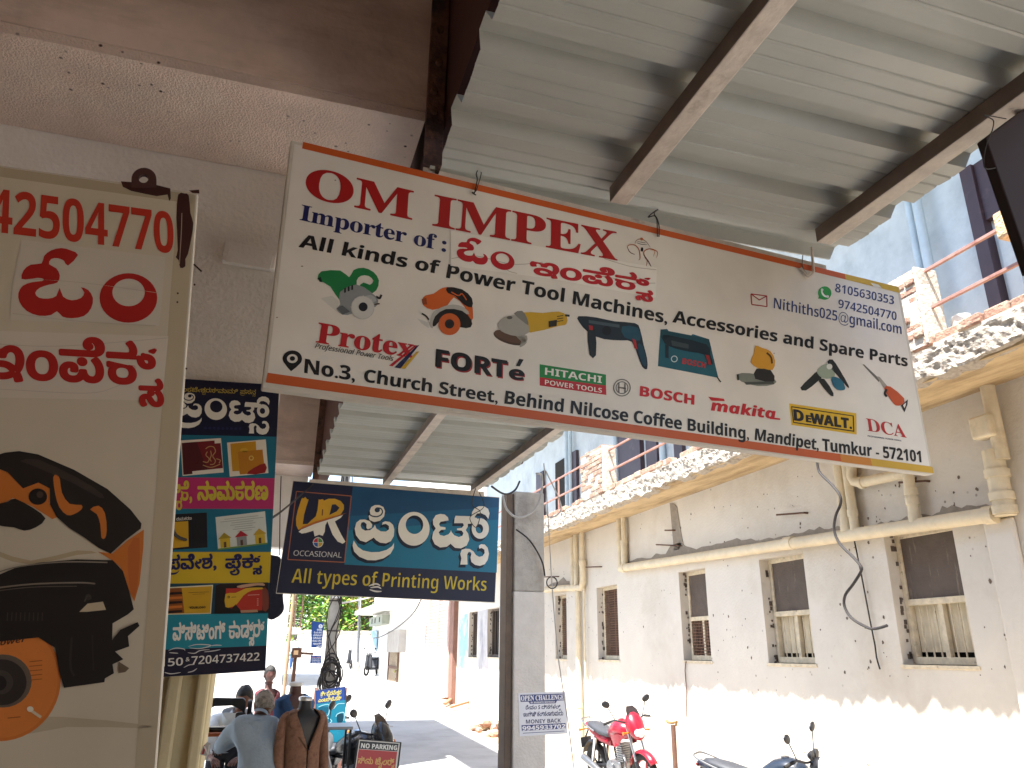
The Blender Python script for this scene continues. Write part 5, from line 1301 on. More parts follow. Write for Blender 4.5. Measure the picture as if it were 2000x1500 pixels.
# blue enterprise board low on the street
zh = lambda x, y: (600 + x / 5, 1320 + y / 5)
PE = Plane((0, 10.2, 0), (0, -1, 0))
def r3(A):
    A.poly([(90, 275), (374, 235), (377, 640), (96, 660)], '#1f7f9a', 1)
    A.text('ಶ{r}ೀ ಭೈರವೇಶ{ವ}ರ', (130, 196), (332, 178), (133, 150), '#d8cc6a', None, .03); A.text('ಎಂಟರ್ಪ{r}ೈಸಸ್', (106, 258), (335, 234), (108, 216), '#d8cc6a', None, .03)
    for st in ([(110, 305), (160, 285), (212, 285), (210, 370), (180, 400)], [(260, 320), (300, 275), (365, 270)], [(150, 440), (190, 410), (240, 440), (200, 470), (150, 460)], [(280, 400), (300, 370), (360, 360), (358, 440)], [(110, 420), (170, 430), (190, 470), (120, 480)]): A.stroke(st, 7, '#a8d8e4', 3)
    A.poly([(110, 310), (200, 300), (205, 360), (130, 370)], '#155a74', 2, 2); A.poly([(290, 385), (350, 370), (350, 440), (300, 470)], '#123f52', 2, 2); A.disc((150, 380), 30, '#e8eef0', 4)
    A.text('Lami', (165, 595), (240, 600), (166, 572), '#cfe4ea', 'sans', lay=4); A.text('E-Aa', (165, 630), (245, 632), (166, 606), '#cfe4ea', 'sans', lay=4)
E1 = board('blue enterprise board with yellow lettering and teal artwork standing in the street', [(82, 145), (372, 105), (377, 645), (88, 665)], r3, plane=PE, z=zh, bg='#27478f')
for px in (84, 372):
    a = PE.at(*zh(px, 200)); MB().box((a.x - .02, 10.235, 0), (a.x + .02, 10.275, a.z + .1)).build('leg', M['rail'], E1)
# no parking board
PN = Plane((0, 7.0, 0), (.12, -1, .08))
def r4(A):
    A.poly([(508, 624), (905, 655), (862, 1010), (452, 1010)], '#d8d6d2', 1); A.poly([(516, 634), (893, 664), (880, 738), (504, 712)], '#17181f', 2)
    A.poly([(503, 716), (879, 742), (847, 1010), (462, 1010)], '#b0282c', 2)
    A.text('NO PARKING', (524, 703), (876, 726), (529, 656), '#e6e6e4', 'sans', .015, lay=3)
    A.text('ಸೀನು', (494, 852), (640, 862), (502, 782), '#d2a85a', None, .03, lay=3); A.text('ಟೈಲರ್{ಸ}', (662, 864), (852, 874), (668, 792), '#d2a85a', None, .03, lay=3)
E2 = board('red and black no parking board of the tailor standing on the road edge', [(500, 612), (921, 648), (880, 1020), (440, 1020)], r4, plane=PN, z=zh, bg='#14151c', rim='#15161d')
for px in (490, 880):
    a = PN.at(*zh(px, 800)); MB().tube([(a.x, a.y + .05, a.z + .1), (a.x, a.y + .35, 0)], .014, 8).build('leg', M['black'], E2)
    MB().tube([(a.x, a.y + .05, a.z), (a.x, a.y - .0, 0)], .014, 8).build('leg', M['black'], E2)
# open challenge notice
PO = Plane((0, PY - .006, 0), (0, -1, 0)); zg = lambda x, y: (950 + x * .4334, 850 + y * .4334)
NT = thing('notice', 'white open challenge notice with blue bands stuck on the whitewashed post', 'notice', tuple(PO.at(1060, 1436)))
MB().prism([PO.at(*zg(*p)) for p in ((143, 1162), (357, 1154), (366, 1345), (149, 1358))], (0, .003, 0)).build('paper_back', M['white'], NT)
A = Art(PO, zg); A.poly([(144, 1163), (356, 1155), (365, 1344), (150, 1357)], '#d9dde6', 0)
NB = '#2b3c78'
A.poly([(152, 1170), (352, 1164), (353, 1195), (154, 1202)], NB, 1); A.poly([(190, 1200), (318, 1196), (312, 1208), (196, 1211)], NB, 2); A.poly([(158, 1307), (357, 1297), (358, 1322), (160, 1333)], NB, 1)
A.text('OPEN CHALLENGE', (156, 1197), (350, 1191), (156, 1174), '#e6e8ee', 'serif', .01); A.text('BY BHARATH BOPANNA', (200, 1208), (309, 1205), (200, 1201), '#e6e8ee', 'sans', lay=3)
A.text('ಕೇವಲ 5 ದಿನಗಳಲಿ{ಲ}', (176, 1236), (336, 1231), (177, 1216), '#23305e', None, .03); A.text('ಇಂಗಿಷ್ ಕಲಿಸಲಾಗುವುದು', (165, 1268), (346, 1262), (166, 1246), '#23305e', None, .03)
A.text('MONEY BACK', (178, 1300), (336, 1294), (178, 1282), '#23305e', 'sans'); A.text('9945933702', (162, 1331), (356, 1321), (162, 1311), '#e6e8ee', 'sans', .01)
A.stroke([(165, 1343), (352, 1333)], 3, '#5a6488', 2, 1)
A.build('notice_face', M['gloss_print'], NT)
# small sticker on the cream pillar
PS = Plane((0, WY - .013, 0), (0, -1, 0)); A = Art(PS, zf)
A.poly([(338, 1400), (362, 1340), (392, 1310), (418, 1320), (412, 1400), (380, 1412)], '#b9b4ae', 0); A.poly([(352, 1398), (372, 1330), (384, 1345), (368, 1398)], '#a83a2c', 1); A.poly([(366, 1342), (378, 1338), (396, 1385), (404, 1330), (413, 1332), (404, 1402), (392, 1402)], '#e2e0dc', 2)
tag(A.build('sticker', M['gloss_print']), 'small torn red and white sticker on the cream pillar below the banner', 'sticker')
# cables round the concrete post and against the old building
cable([aty(982, 968, 7.25), aty(990, 995, 7.2), aty(1012, 1011, 7.2), aty(1040, 1000, 7.2), aty(1056, 970, 7.2), aty(1058, 930, 7.2), aty(1048, 925, 7.1)], .012, 'pale cable looped round the top of the grey concrete post', 'greywire', 'cables by the concrete post')
cable([aty(1008, 1034, 7.3), aty(1035, 1056, 7.3), aty(1058, 1095, 7.28), aty(1064, 1125, 7.28)], .008, 'thin dark cable crossing the face of the concrete post', 'wire', 'cables by the concrete post')
cable([aty(1062, 905, 7.0), aty(1070, 1000, 7.05), aty(1078, 1140, 7.1), aty(1090, 1280, 7.1), aty(1108, 1400, 7.1), aty(1122, 1510, 7.1)], .006, 'thin long cable hanging from canopy to ground right of the post', 'greywire', 'cables by the concrete post')
cable([aty(1066, 920, 7.0), aty(1092, 975, 7.1), aty(1094, 1000, 7.1), aty(1072, 1010, 7.1), aty(1064, 985, 7.1)], .007, 'grey cable loop hanging beside the top of the post', 'greywire', 'cables by the concrete post')
cable([aty(960, 950, 6.9), aty(985, 965, 7.0), aty(1005, 958, 7.1), aty(1015, 940, 7.2)], .01, 'dark cable running from the blue sign to the post', 'wire', 'cables by the concrete post')
c_ = aty(1078, 1138, 7.1); o = MB().tube([c_ + Vector((.055 * math.cos(k * .449), 0, .055 * math.sin(k * .449))) for k in range(15)], .006, 6, cap=False).build('wire_ring', M['wire'], smooth=True); tag(o, 'round coil of wire hanging on the thin cable by the post', 'wire')
zk = lambda x, y: (1450 + x * .4334, 850 + y * .4334)
KP = ((335, 95), (338, 130), (350, 170), (400, 220), (438, 268), (442, 310), (420, 365), (414, 430), (440, 490), (500, 550), (530, 585), (536, 610), (500, 670), (464, 720), (460, 770), (490, 822), (550, 860), (592, 873), (652, 858))
cable([atx(*zk(*p), 5.0) for p in KP], .013, 'thick black cable dangling in curves in front of the cream wall', 'wire', None, sm=4)
cable([atx(*zk(*p), XW - .03) for p in ((505, 478), (540, 650), (580, 860), (598, 950), (604, 1000), (620, 1055))], .008, 'thin dark wire hanging straight down the cream wall between two windows', 'wire', 'thin wires on the cream wall', sm=2)
cable([atx(px, py, XW - .02) for px, py in ((1340, 1292), (1338, 1310), (1341, 1350), (1340, 1400))], .008, 'thin wire hanging under the narrow mesh window of the cream wall', 'rust', 'thin wires on the cream wall', sm=2)
cable([aty(515, 1020, 3.2), aty(470, 1055, 3.0), aty(420, 1062, 2.75), aty(350, 1050, 2.6), aty(335, 1020, 2.6)], .005, 'black wire sagging across the face of the tall banner', 'wire', 'wires at the printing signs')
cable([aty(515, 1020, 3.2), aty(548, 1000, 4.5), aty(590, 965, 6.6), aty(612, 945, 6.9)], .006, 'black wire from the banner up to the left end of the blue sign', 'wire', 'wires at the printing signs')
cable([aty(549, 930, 8.1), aty(547, 1000, 8.1), aty(546, 1085, 8.1)], .006, 'thin chain hanging on the white wall behind the blue sign', 'wire', 'wires at the printing signs')
cable([aty(930, 950, 6.85), aty(922, 985, 6.82), aty(938, 1000, 6.82), aty(930, 1030, 6.82), aty(918, 1010, 6.82), aty(945, 990, 6.82), aty(936, 962, 6.84)], .004, 'tangle of green and black wire over the last letter of the blue sign', 'wire', 'wires at the printing signs')
cable([aty(1022, 890, 6.4), aty(1020, 905, 6.4), aty(1012, 903, 6.4)], .006, 'bent hook wire under the right edge of the far canopy', 'rust', None)
# dark board at the right edge, seen from behind
DB = thing('hanging_sign', 'dark back of another hanging sign at the upper right edge of the view', 'sign', tuple(aty(1985, 480, .95)))
PD = Plane((0, 1.25, 0), (0, -1, 0))
q = [PD.at(1925, 268), PD.at(2010, 205), PD.at(2700, 40), PD.at(2700, 520), PD.at(2016, 530)]  # widened far beyond the view to block light from the long sign
MB().prism(q, (0, .03, 0)).build('panel', mat('dark_maroon_panel', '#2a1614', .7, .2, 5), DB, bevel=.004)
cable([PD.at(1938, 255, .01), PD.at(1926, 285, .01), PD.at(1921, 320, .01), PD.at(1928, 330, .01), PD.at(1944, 328, .01)], .0016, 'thin wire loop at the corner of the dark hanging sign', 'wire', None)
cable([PD.at(1938, 255, .01), PD.at(1940, 235, .0), PD.at(1922, 225, .0), PD.at(1965, 232, 0)], .0016, 'thin wire tying the dark sign to the purlin', 'wire', None)
# standpipe, leaf, planks
q = atg(1315, 1468); q = Vector((5.25, atx(1316, 1440, 5.25).y, 0)); zt = atx(1316, 1416, 5.25).z
ST = thing('standpipe', 'grey standpipe with a yellow tap arm in front of the cream wall', 'pipe', tuple(q))
MB().tube([q - Vector((0, 0, .1)), Vector((q.x, q.y, zt))], .032, 10).build('pipe', M['rust'], ST, smooth=True)
MB().tube([atx(1302, 1407, 5.25), atx(1304, 1411, 5.25), atx(1312, 1412, 5.25), atx(1322, 1410, 5.25), atx(1320, 1417, 5.25)], .016, 8).build('tap', mat('yellow_brass', '#8f6a35', .5, .2, 9), ST, smooth=True)
for (p, q_, w) in (((868, 1383), (905, 1366), .1), ((880, 1390), (932, 1388), .12), ((872, 1362), (892, 1356), .1), ((895, 1372), (862, 1380), .06)):
    a = atg(*p); b = atg(*q_); d = Vector((0, 0, .1 + .1 * random.random()))
    o = MB().bar(a + d * .6, b + d * 1.6, w, .05).build('plank', mat('old_plank', '#8a6248', .9, .2, 6)); tag(o, 'old brown plank lying on the brick heap by the blue painted wall', 'plank', 'planks on the brick heap')
q = atg(942, 1392); STL = thing('stool', 'small broken wooden stool beside the brick heap', 'stool', tuple(q))
MB().box((q.x - .2, q.y - .15, .4), (q.x + .2, q.y + .15, .45)).build('seat', M['board'], STL)
for sx in (-.17, .14):
    for sy in (-.12, .09): MB().box((q.x + sx, q.y + sy, 0), (q.x + sx + .04, q.y + sy + .04, .399)).build('leg', M['board'], STL)
# ------------------------------------------------------------------ people, dummies, motorcycles
def skinmesh(name, V, E, R, mats, parent=None, sub=2, root=0, loc=None):
    me = bpy.data.meshes.new(name); off = wloc(parent) if parent else Vector((0, 0, 0))
    me.from_pydata([tuple(Vector(v) - off) for v in V], E, [])
    o = bpy.data.objects.new(name, me); COL.objects.link(o)
    sk = o.modifiers.new('skin', 'SKIN'); sk.use_smooth_shade = True
    for i, r in enumerate(R):
        d = me.skin_vertices[0].data[i]; d.radius = (r, r) if not isinstance(r, tuple) else r; d.use_root = (i == root)
    if sub: 
        m = o.modifiers.new('sub', 'SUBSURF'); m.levels = sub; m.render_levels = sub
    dg = bpy.context.evaluated_depsgraph_get(); dg.update()
    nm = bpy.data.meshes.new_from_object(o.evaluated_get(dg)); nm.name = name
    o.modifiers.clear(); o.data = nm
    nm.materials.clear()
    for m in (mats if isinstance(mats, list) else [mats]): nm.materials.append(m)
    nm.polygons.foreach_set('use_smooth', [True] * len(nm.polygons))
    if parent: o.parent = parent
    return o
SKIN = mat('brown_skin', '#6f452f', .55, .08, 12); 
def chain(*idx): return [(idx[i], idx[i + 1]) for i in range(len(idx) - 1)]
def headmesh(mb, c, yaw, pitch, h=.225, mi=0):
    """head with brow, nose, chin, ears; c = centre, yaw 0 looks along +Y"""
    Rm = Matrix.Rotation(yaw, 3, 'Z') @ Matrix.Rotation(pitch, 3, 'X'); c = Vector(c); s = h / .225
    def fn(p, d):
        q = Vector(p)
        if d.z < 0: q.x *= 1 + .28 * d.z; q.y *= 1 + .12 * d.z
        if d.y > 0: q.y += .012 * s * max(0, -d.z) * d.y
        if d.y > .55 and -.35 < d.z < .25: q.y += .026 * s * math.exp(-(d.x / .16) ** 2) * math.exp(-((d.z + .12) / .16) ** 2)   # nose
        if d.y > .5: q.y -= .012 * s * math.exp(-((abs(d.x) - .36) / .15) ** 2) * math.exp(-((d.z - .1) / .12) ** 2)            # eye sockets
        if d.y > .5: q.y += .006 * s * math.exp(-(d.x / .25) ** 2) * math.exp(-((d.z + .5) / .1) ** 2)                          # lips
        return q
    mb.ell(c, (.075 * s, .095 * s, .115 * s), 28, 20, mi, Rm, fn)
    for sx in (-1, 1): mb.ell(c + Rm @ Vector((sx * .076 * s, -.005, -.01)), (.012 * s, .022 * s, .033 * s), 8, 6, mi, Rm)
    return Rm
def hair(mb, c, Rm, h=.225, low=-.25, front=.35, fl=.008, seed=1):
    s = h / .225
    def fn(p, d):
        q = Vector(p) * (1.0 + .05 * noise.noise(d * 4 + Vector((seed, 0, 0))) + .03 * noise.noise(d * 11))
        lim = low if d.y < .2 else low + (front - low) * min(1, (d.y - .2) / .45)
        if d.z < lim: q *= .86
        return q
    mb.ell(c, (.075 * s + fl, .095 * s + fl, .115 * s + fl), 30, 20, 0, Rm, fn)
def hand(P_, wrist, dirv, nrm, side, m, s=1.0):
    """palm, four curled fingers and a thumb as one skinned mesh rooted in the palm"""
    d = Vector(dirv).normalized(); n = Vector(nrm).normalized(); t = d.cross(n).normalized() * side; w = Vector(wrist)
    V = [w, w + d * .045 * s]; E = [(0, 1)]; R = [.022 * s, .028 * s]
    for k, (off, L_) in enumerate(((-.03, .07), (-.01, .08), (.01, .075), (.029, .06))):
        b = len(V); V += [w + d * .085 * s + t * off * s, w + d * (.085 + L_ * .5) * s + t * off * 1.1 * s - n * .012 * s, w + d * (.085 + L_ * .9) * s + t * off * 1.1 * s - n * .035 * s]
        E += [(1, b), (b, b + 1), (b + 1, b + 2)]; R += [.010 * s, .0085 * s, .007 * s]
    b = len(V); V += [w + d * .03 * s - t * .04 * s - n * .006 * s, w + d * .065 * s - t * .058 * s - n * .018 * s]; E += [(1, b), (b, b + 1)]; R += [.012 * s, .009 * s]
    return V, E, R
def person(label, hip, neck, headc, yaw, pitch, sh, elbows, wrists, knees, feet, shirtm, trousm, hairm, hairlow, sub=2, sk=SKIN, hands=True, seed=1):
    hip = Vector(hip); neck = Vector(neck); T = thing('person', label, 'person', (hip.x, hip.y, min(f[2] for f in feet)))
    mid = hip.lerp(neck, .5); chest = hip.lerp(neck, .8)
    sL, sR = Vector(sh[0]), Vector(sh[1]); hc = Vector(headc)
    V = [hip, mid, chest, neck, neck.lerp(hc, .55), sL, sR]; E = chain(0, 1, 2, 3, 4) + [(2, 5), (2, 6)]; R = [.12, .115, .115, .05, .045, .048, .048]
    for s_, e, w in ((5, elbows[0], wrists[0]), (6, elbows[1], wrists[1])):
        b = len(V); V += [Vector(e), Vector(w)]; E += [(s_, b), (b, b + 1)]; R += [.034, .025]
    lat = (sR - sL).normalized() * .09
    for k, f, sg in ((knees[0], feet[0], -1), (knees[1], feet[1], 1)):
        b = len(V); f = Vector(f); fw = Vector((math.sin(-yaw), math.cos(yaw), 0)) * .16
        V += [hip + lat * sg - Vector((0, 0, .06)), Vector(k), f + Vector((0, 0, .07)), f + fw + Vector((0, 0, .035))]; E += [(0, b)] + chain(b, b + 1, b + 2, b + 3); R += [.085, .055, .038, .035]
    nh = len(V)
    if hands:
        for w, e, sd in ((wrists[0], elbows[0], -1), (wrists[1], elbows[1], 1)):
            d = (Vector(w) - Vector(e)).normalized(); hv, he, hr = hand(None, Vector(w) + d * .02, d, (0, 0, 1) if abs(d.z) < .8 else (0, 1, 0), sd, None)
            b = len(V); V += hv; E += [(a + b, c + b) for a, c in he]; R += hr; wi = 8 if sd < 0 else 10; E.append((wi, b))
    o = skinmesh('body', V, E, R, sk, T, sub)
    mb = MB(); Rm = headmesh(mb, hc, yaw, pitch); 
    hm = mb.build('head', sk, T, smooth='all')
    mb = MB(); hair(mb, hc, Rm, low=hairlow, seed=seed); mb.build('hair', hairm, T, smooth='all')
    for sx in (-1, 1):
        mb = MB(); mb.ell(hc + Rm @ Vector((sx * .03, .083, .012)), (.012, .006, .007), 10, 6); mb.build('eye', M['black'], T, smooth='all')
    # shirt: a looser skin over trunk and arms
    V = [hip - (neck - hip) * .12, hip, mid, chest, neck - (neck - hip) * .06, sL, sR]; E = chain(0, 1, 2, 3, 4) + [(3, 5), (3, 6)]; R = [(.19, .15), (.185, .15), (.18, .15), (.185, .15), .08, .098, .098]
    for s_, e, w in ((5, elbows[0], wrists[0]), (6, elbows[1], wrists[1])):
        b = len(V); e = Vector(e); w = Vector(w); V += [V[s_].lerp(e, .5), e, e.lerp(w, .9)]; E += [(s_, b), (b, b + 1), (b + 1, b + 2)]; R += [.085, .07, .052]
    sh_ = skinmesh('shirt', V, E, R, shirtm, T, sub, root=2)
    tx = bpy.data.textures.new('folds', 'CLOUDS'); tx.noise_scale = .11; tx.noise_depth = 2
    dm = sh_.modifiers.new('folds', 'DISPLACE'); dm.texture = tx; dm.strength = .028; dm.mid_level = .5; dm.texture_coords = 'LOCAL'
    cv = MB(); cc = neck.lerp(hc, .12); axis = (hc - neck).normalized()
    cv.tube([cc - axis * .04, cc + axis * .012], [.085, .066], 18, cap=False); cv.build('collar', shirtm, T, smooth=True)
    V = [hip + Vector((0, 0, .02))]; E = []; R = [.14]
    for k, f, sg in ((knees[0], feet[0], -1), (knees[1], feet[1], 1)):
        b = len(V); V += [hip + lat * sg - Vector((0, 0, .06)), Vector(k), Vector(f) + Vector((0, 0, .1))]; E += [(0, b), (b, b + 1), (b + 1, b + 2)]; R += [.11, .085, .075]
    skinmesh('trousers', V, E, R, trousm, T, sub)
    return T
M['blueshirt'] = mat('pale_blue_cotton', '#98a7b3', .9, .1, 4, .3, 60, col2='#8797a5', mix=(.5, .7))
M['whiteshirt'] = mat('white_striped_cotton', '#c5ccd2', .9, .1, 5, .3, 50)
M['greyhair'] = mat('grey_hair', '#9a9288', .8, .3, 40, .8, 120, col2='#5a534c', mix=(.5, .65))
M['blackhair'] = mat('black_hair', '#15120f', .6, .2, 40, .5, 120)
M['navytrouser'] = mat('dark_trouser_cloth', '#23242c', .9, .1, 6)
M['jean'] = mat('blue_denim', '#3d5a86', .9, .1, 6)
# old man, seen from behind, bending to the left over the tailor's table
hx0 = aty(510, 1480, 6.9).x; hc = aty(516, 1377, 7.2); sl = aty(458, 1418, 7.05); sr = aty(540, 1414, 7.05); nk = aty(507, 1400, 7.1)
person('grey haired man in pale blue shirt seen from behind, bending over the table', (hx0, 6.8, .88), nk, hc + Vector((.0, .0, .0)), .25, -.35, (sl + Vector((.035, 0, -.02)), sr - Vector((.035, 0, .03))),
       (aty(438, 1450, 7.2), aty(546, 1462, 7.0)), (aty(428, 1462, 7.6), aty(530, 1478, 7.4)), ((hx0 - .1, 7.17, .48), (hx0 + .1, 7.15, .48)), ((hx0 - .11, 7.1, 0), (hx0 + .11, 7.1, 0)), M['blueshirt'], M['navytrouser'], M['greyhair'], -.35, seed=3)
hc = aty(478, 1362, 8.75); tx_ = hc.x - .02
person('young man with short black hair in white shirt, facing the grey haired man', (tx_ - .1, 9.0, .95), (tx_ - .03, 8.87, hc.z - .17), hc, math.pi - .35, -.3, ((tx_ + .15, 8.87, hc.z - .24), (tx_ - .22, 8.89, hc.z - .24)),
       ((tx_ + .2, 8.7, hc.z - .48), (tx_ - .3, 8.7, hc.z - .48)), ((tx_ + .06, 8.5, hc.z - .52), (tx_ - .22, 8.5, hc.z - .52)), ((tx_, 8.95, .5), (tx_ - .2, 8.95, .5)), ((tx_, 8.95, 0), (tx_ - .2, 8.95, 0)), M['whiteshirt'], M['navytrouser'], M['blackhair'], -.1, seed=5)
q = atg(571, 1309); s_ = 1.0
person('man in pale shirt and blue jeans walking far down the street', q + Vector((0, 0, .9)), q + Vector((0, 0, 1.42)), q + Vector((0, 0, 1.58)), 0, 0, (q + Vector((-.19, 0, 1.36)), q + Vector((.19, 0, 1.36))),
       (q + Vector((-.24, 0, 1.08)), q + Vector((.24, .05, 1.08))), (q + Vector((-.25, .05, .84)), q + Vector((.25, -.05, .84))), (q + Vector((-.1, .05, .48)), q + Vector((.1, -.03, .48))), (q + Vector((-.1, .12, 0)), q + Vector((.1, -.12, 0))), M['whiteshirt'], M['jean'], M['blackhair'], -.2, sub=1)

# sewing table with machine
c = aty(436, 1428, 8.1); TB = thing('sewing_table', 'wooden sewing table with an orange edge in front of the tailor', 'table', (c.x, 8.1, 0))
M['wood'] = mat('orange_varnished_wood', '#a5562a', .5, .2, 5)
zt = c.z
MB().box((c.x - .6, 7.93, zt - .03), (c.x + .3, 8.26, zt)).build('table_top', M['wood'], TB, bevel=.006)
for sx in (-.57, .25):
    for sy in (7.95, 8.2): MB().box((c.x + sx, sy, 0), (c.x + sx + .035, sy + .035, zt - .032)).build('leg', M['black'], TB)
SM = thing('sewing_machine', 'black sewing machine on the tailor table', 'sewing machine', (c.x, 8.1, zt))
MB().box((c.x - .2, 8.02, zt + .002), (c.x + .22, 8.18, zt + .04)).build('bed', M['black'], SM, bevel=.01)
MB().loft([[Vector((c.x + x, 8.1 + a, zt + z + b)) for a, b in ((-.04 * k, -.05 * k), (.04 * k, -.05 * k), (.04 * k, .05 * k), (-.04 * k, .05 * k))] for x, z, k in ((-.2, .22, 1.0), (-.1, .25, .75), (.05, .25, .65), (.14, .23, 1.1), (.17, .2, 1.2))]).build('arm', M['black'], SM, bevel=.012)
MB().box((c.x + .09, 8.05, zt + .041), (c.x + .18, 8.15, zt + .16)).build('pillar', M['black'], SM, bevel=.015)
MB().lathe([(.0, -.02), (.065, -.02), (.07, 0), (.065, .02), (0, .02)], (c.x + .21, 8.1, zt + .2), 'x', 18).build('hand_wheel', M['black'], SM, smooth=True)
MB().tube([(c.x - .18, 8.1, zt + .17), (c.x - .18, 8.1, zt + .05)], .009, 6).build('needle_bar', M['chrome'], SM)

# dressmaker dummies
def ringz(c, z, rx, ry, yaw, n=28, a0=0.0, rough=0):
    out = []
    m = n if a0 == 0 else n
    for k in range(m):
        t = 2 * math.pi * k / n if a0 == 0 else a0 + (2 * math.pi - 2 * a0) * k / (n - 1)
        e = 2.3; cx_ = math.cos(t); sy_ = math.sin(t)
        u = ry * math.copysign(abs(cx_) ** (2 / e), cx_); v = rx * math.copysign(abs(sy_) ** (2 / e), sy_)      # u = front, v = side
        x = u * math.sin(yaw) + v * math.cos(yaw); y = -u * math.cos(yaw) + v * math.sin(yaw)
        out.append(Vector((c[0] + x, c[1] + y, z)))
    return out
def dummy(label, c, ztop, yaw, bodym, jacketm, capm, scale=1.0, vest=False, lapel=True):
    T = thing('mannequin', label, 'mannequin', (c[0], c[1], 0), 'tailor mannequins'); s = scale; z0 = ztop
    prof = [(-.78, .15, .11), (-.66, .165, .12), (-.52, .155, .11), (-.38, .165, .118), (-.26, .185, .122), (-.19, .19, .112), (-.155, .165, .095), (-.125, .10, .075), (-.1, .062, .06), (-.03, .056, .056)]
    MB().loft([ringz(c, z0 + dz * s, rx * s, ry * s, yaw) for dz, rx, ry in prof]).build('torso', bodym, T, smooth=True)
    MB().lathe([(.06 * s, -.03 * s), (.068 * s, -.028 * s), (.07 * s, -.005 * s), (.062 * s, .006 * s), (.04 * s, .012 * s), (.012 * s, .014 * s)], (c[0], c[1], z0), 'z', 24).build('neck_cap', capm, T, smooth=True)
    MB().tube([(c[0], c[1], 0.03), (c[0], c[1], z0 - .77 * s)], .018, 10).build('stand', M['chrome'], T, smooth=True)
    MB().lathe([(.2, 0), (.2, .02), (.03, .04), (.02, .06)], (c[0], c[1], 0), 'z', 20).build('base', M['black'], T, smooth=True)
    jp = [(-.9, .195, .15, .12), (-.78, .19, .145, .06), (-.62, .185, .138, .02), (-.47, .175, .13, .03), (-.38, .18, .135, .16), (-.28, .2, .142, .36), (-.2, .208, .135, .52), (-.165, .195, .118, .62), (-.135, .15, .1, .78), (-.115, .105, .088, .95)]
    n = 40; rings = [ringz(c, z0 + dz * s, rx * s, ry * s, yaw, n, a0) for dz, rx, ry, a0 in jp]
    ob = MB().loft(rings, cap=False, closed=False).build('jacket', jacketm, T, smooth=True, fix=False)
    so_ = ob.modifiers.new('thick', 'SOLIDIFY'); so_.thickness = .008; so_.offset = 1
    tx = bpy.data.textures.new('cloth_folds', 'CLOUDS'); tx.noise_scale = .14
    dm = ob.modifiers.new('folds', 'DISPLACE'); dm.texture = tx; dm.strength = .012; dm.mid_level = .5
    if lapel:
        for side in (0, -1):
            L_ = MB(); vs = []
            for i in range(3, 10):
                e = rings[i][side]; nxt = rings[i][6 if side == 0 else -7]; w_ = (.0, .35, .75, 1.0, .95, .6, .3)[i - 3]
                out = Vector((e.x - c[0], e.y - c[1], 0)).normalized() * .014
                vs += [e + out * .8, e.lerp(nxt, w_) + out * 1.3]
            L_.add(vs, [(2 * k, 2 * k + 2, 2 * k + 3, 2 * k + 1) for k in range(6)])
            lo = L_.build('lapel', jacketm, T, smooth=True, fix=False); sm_ = lo.modifiers.new('thick', 'SOLIDIFY'); sm_.thickness = .006; sm_.offset = 0
        e = rings[3][0]; MB().ell(e + (e - Vector((c[0], c[1], e.z))).normalized() * .01, (.009, .009, .009), 10, 6).build('button', M['black'], T, smooth='all')
    if not vest:
        for sg in (-1, 1):
            sx, sy = math.cos(yaw) * sg, math.sin(yaw) * sg; fx, fy = math.sin(yaw), -math.cos(yaw)
            P0 = lambda u, f, z: Vector((c[0] + sx * u * s + fx * f * s, c[1] + sy * u * s + fy * f * s, z0 + z * s))
            MB().tube([P0(.165, 0, -.165), P0(.205, 0, -.19), P0(.228, .0, -.27), P0(.24, .005, -.42), P0(.245, .03, -.58), P0(.24, .06, -.74)], [x * s for x in (.045, .066, .072, .066, .06, .052)], 16, smooth=3).build('sleeve', jacketm, T, smooth='all')
    return T
M['tweed'] = mat('brown_tweed', '#86634f', .95, .16, 60, .4, 200, col2='#6b4838', mix=(.45, .7))
M['bluecloth'] = mat('blue_waistcoat_cloth', '#2f4f78', .9, .12, 8, .2, 90)
M['maroon'] = mat('maroon_cloth', '#4d1420', .85, .15, 8)
M['browndummy'] = mat('brown_dummy_skin', '#4a2a22', .5, .15, 6)
c = aty(589, 1450, 6.9); dummy('headless mannequin in a brown tweed suit jacket with a silver neck cap', (c.x, 6.9), aty(598, 1362, 6.9).z, .42, M['black'], M['tweed'], M['chrome'], .8)
c = aty(572, 1400, 7.6); dummy('headless mannequin in a blue waistcoat behind the brown tweed jacket', (c.x, 7.6), aty(577, 1334, 7.6).z, .55, M['browndummy'], M['bluecloth'], M['white'], .85, vest=True)
c = aty(518, 1400, 12.4); zt = aty(518, 1332, 12.4).z
T = dummy('dark brown mannequin with a head wearing maroon clothes, below the banner corner', (c.x, 12.4), zt, .3, M['browndummy'], M['maroon'], M['browndummy'], .85, vest=True, lapel=False)
mb = MB(); Rm = headmesh(mb, Vector((c.x, 12.38, zt + .1)), math.pi + .3, 0, .235); mb.build('head', M['browndummy'], T, smooth='all')
mb = MB(); hair(mb, Vector((c.x, 12.38, zt + .105)), Rm, .235, -.2, .4); mb.build('hair', M['blackhair'], T, smooth='all')
# grey frame table beside the jacket
a = aty(634, 1420, 7.3); b = aty(690, 1421, 7.3)
ft = thing('display_table', 'small grey steel framed table between the tweed jacket and the motorcycles', 'table', ((a.x + b.x) / 2, 7.5, 0))
MB().box((a.x, 7.3, a.z - .025), (b.x, 7.7, a.z)).build('top', M['alu'], ft, bevel=.004)
for x in (a.x + .01, b.x - .03):
    for y in (7.31, 7.66): MB().box((x, y, 0), (x + .02, y + .02, a.z - .027)).build('leg', M['black'], ft)

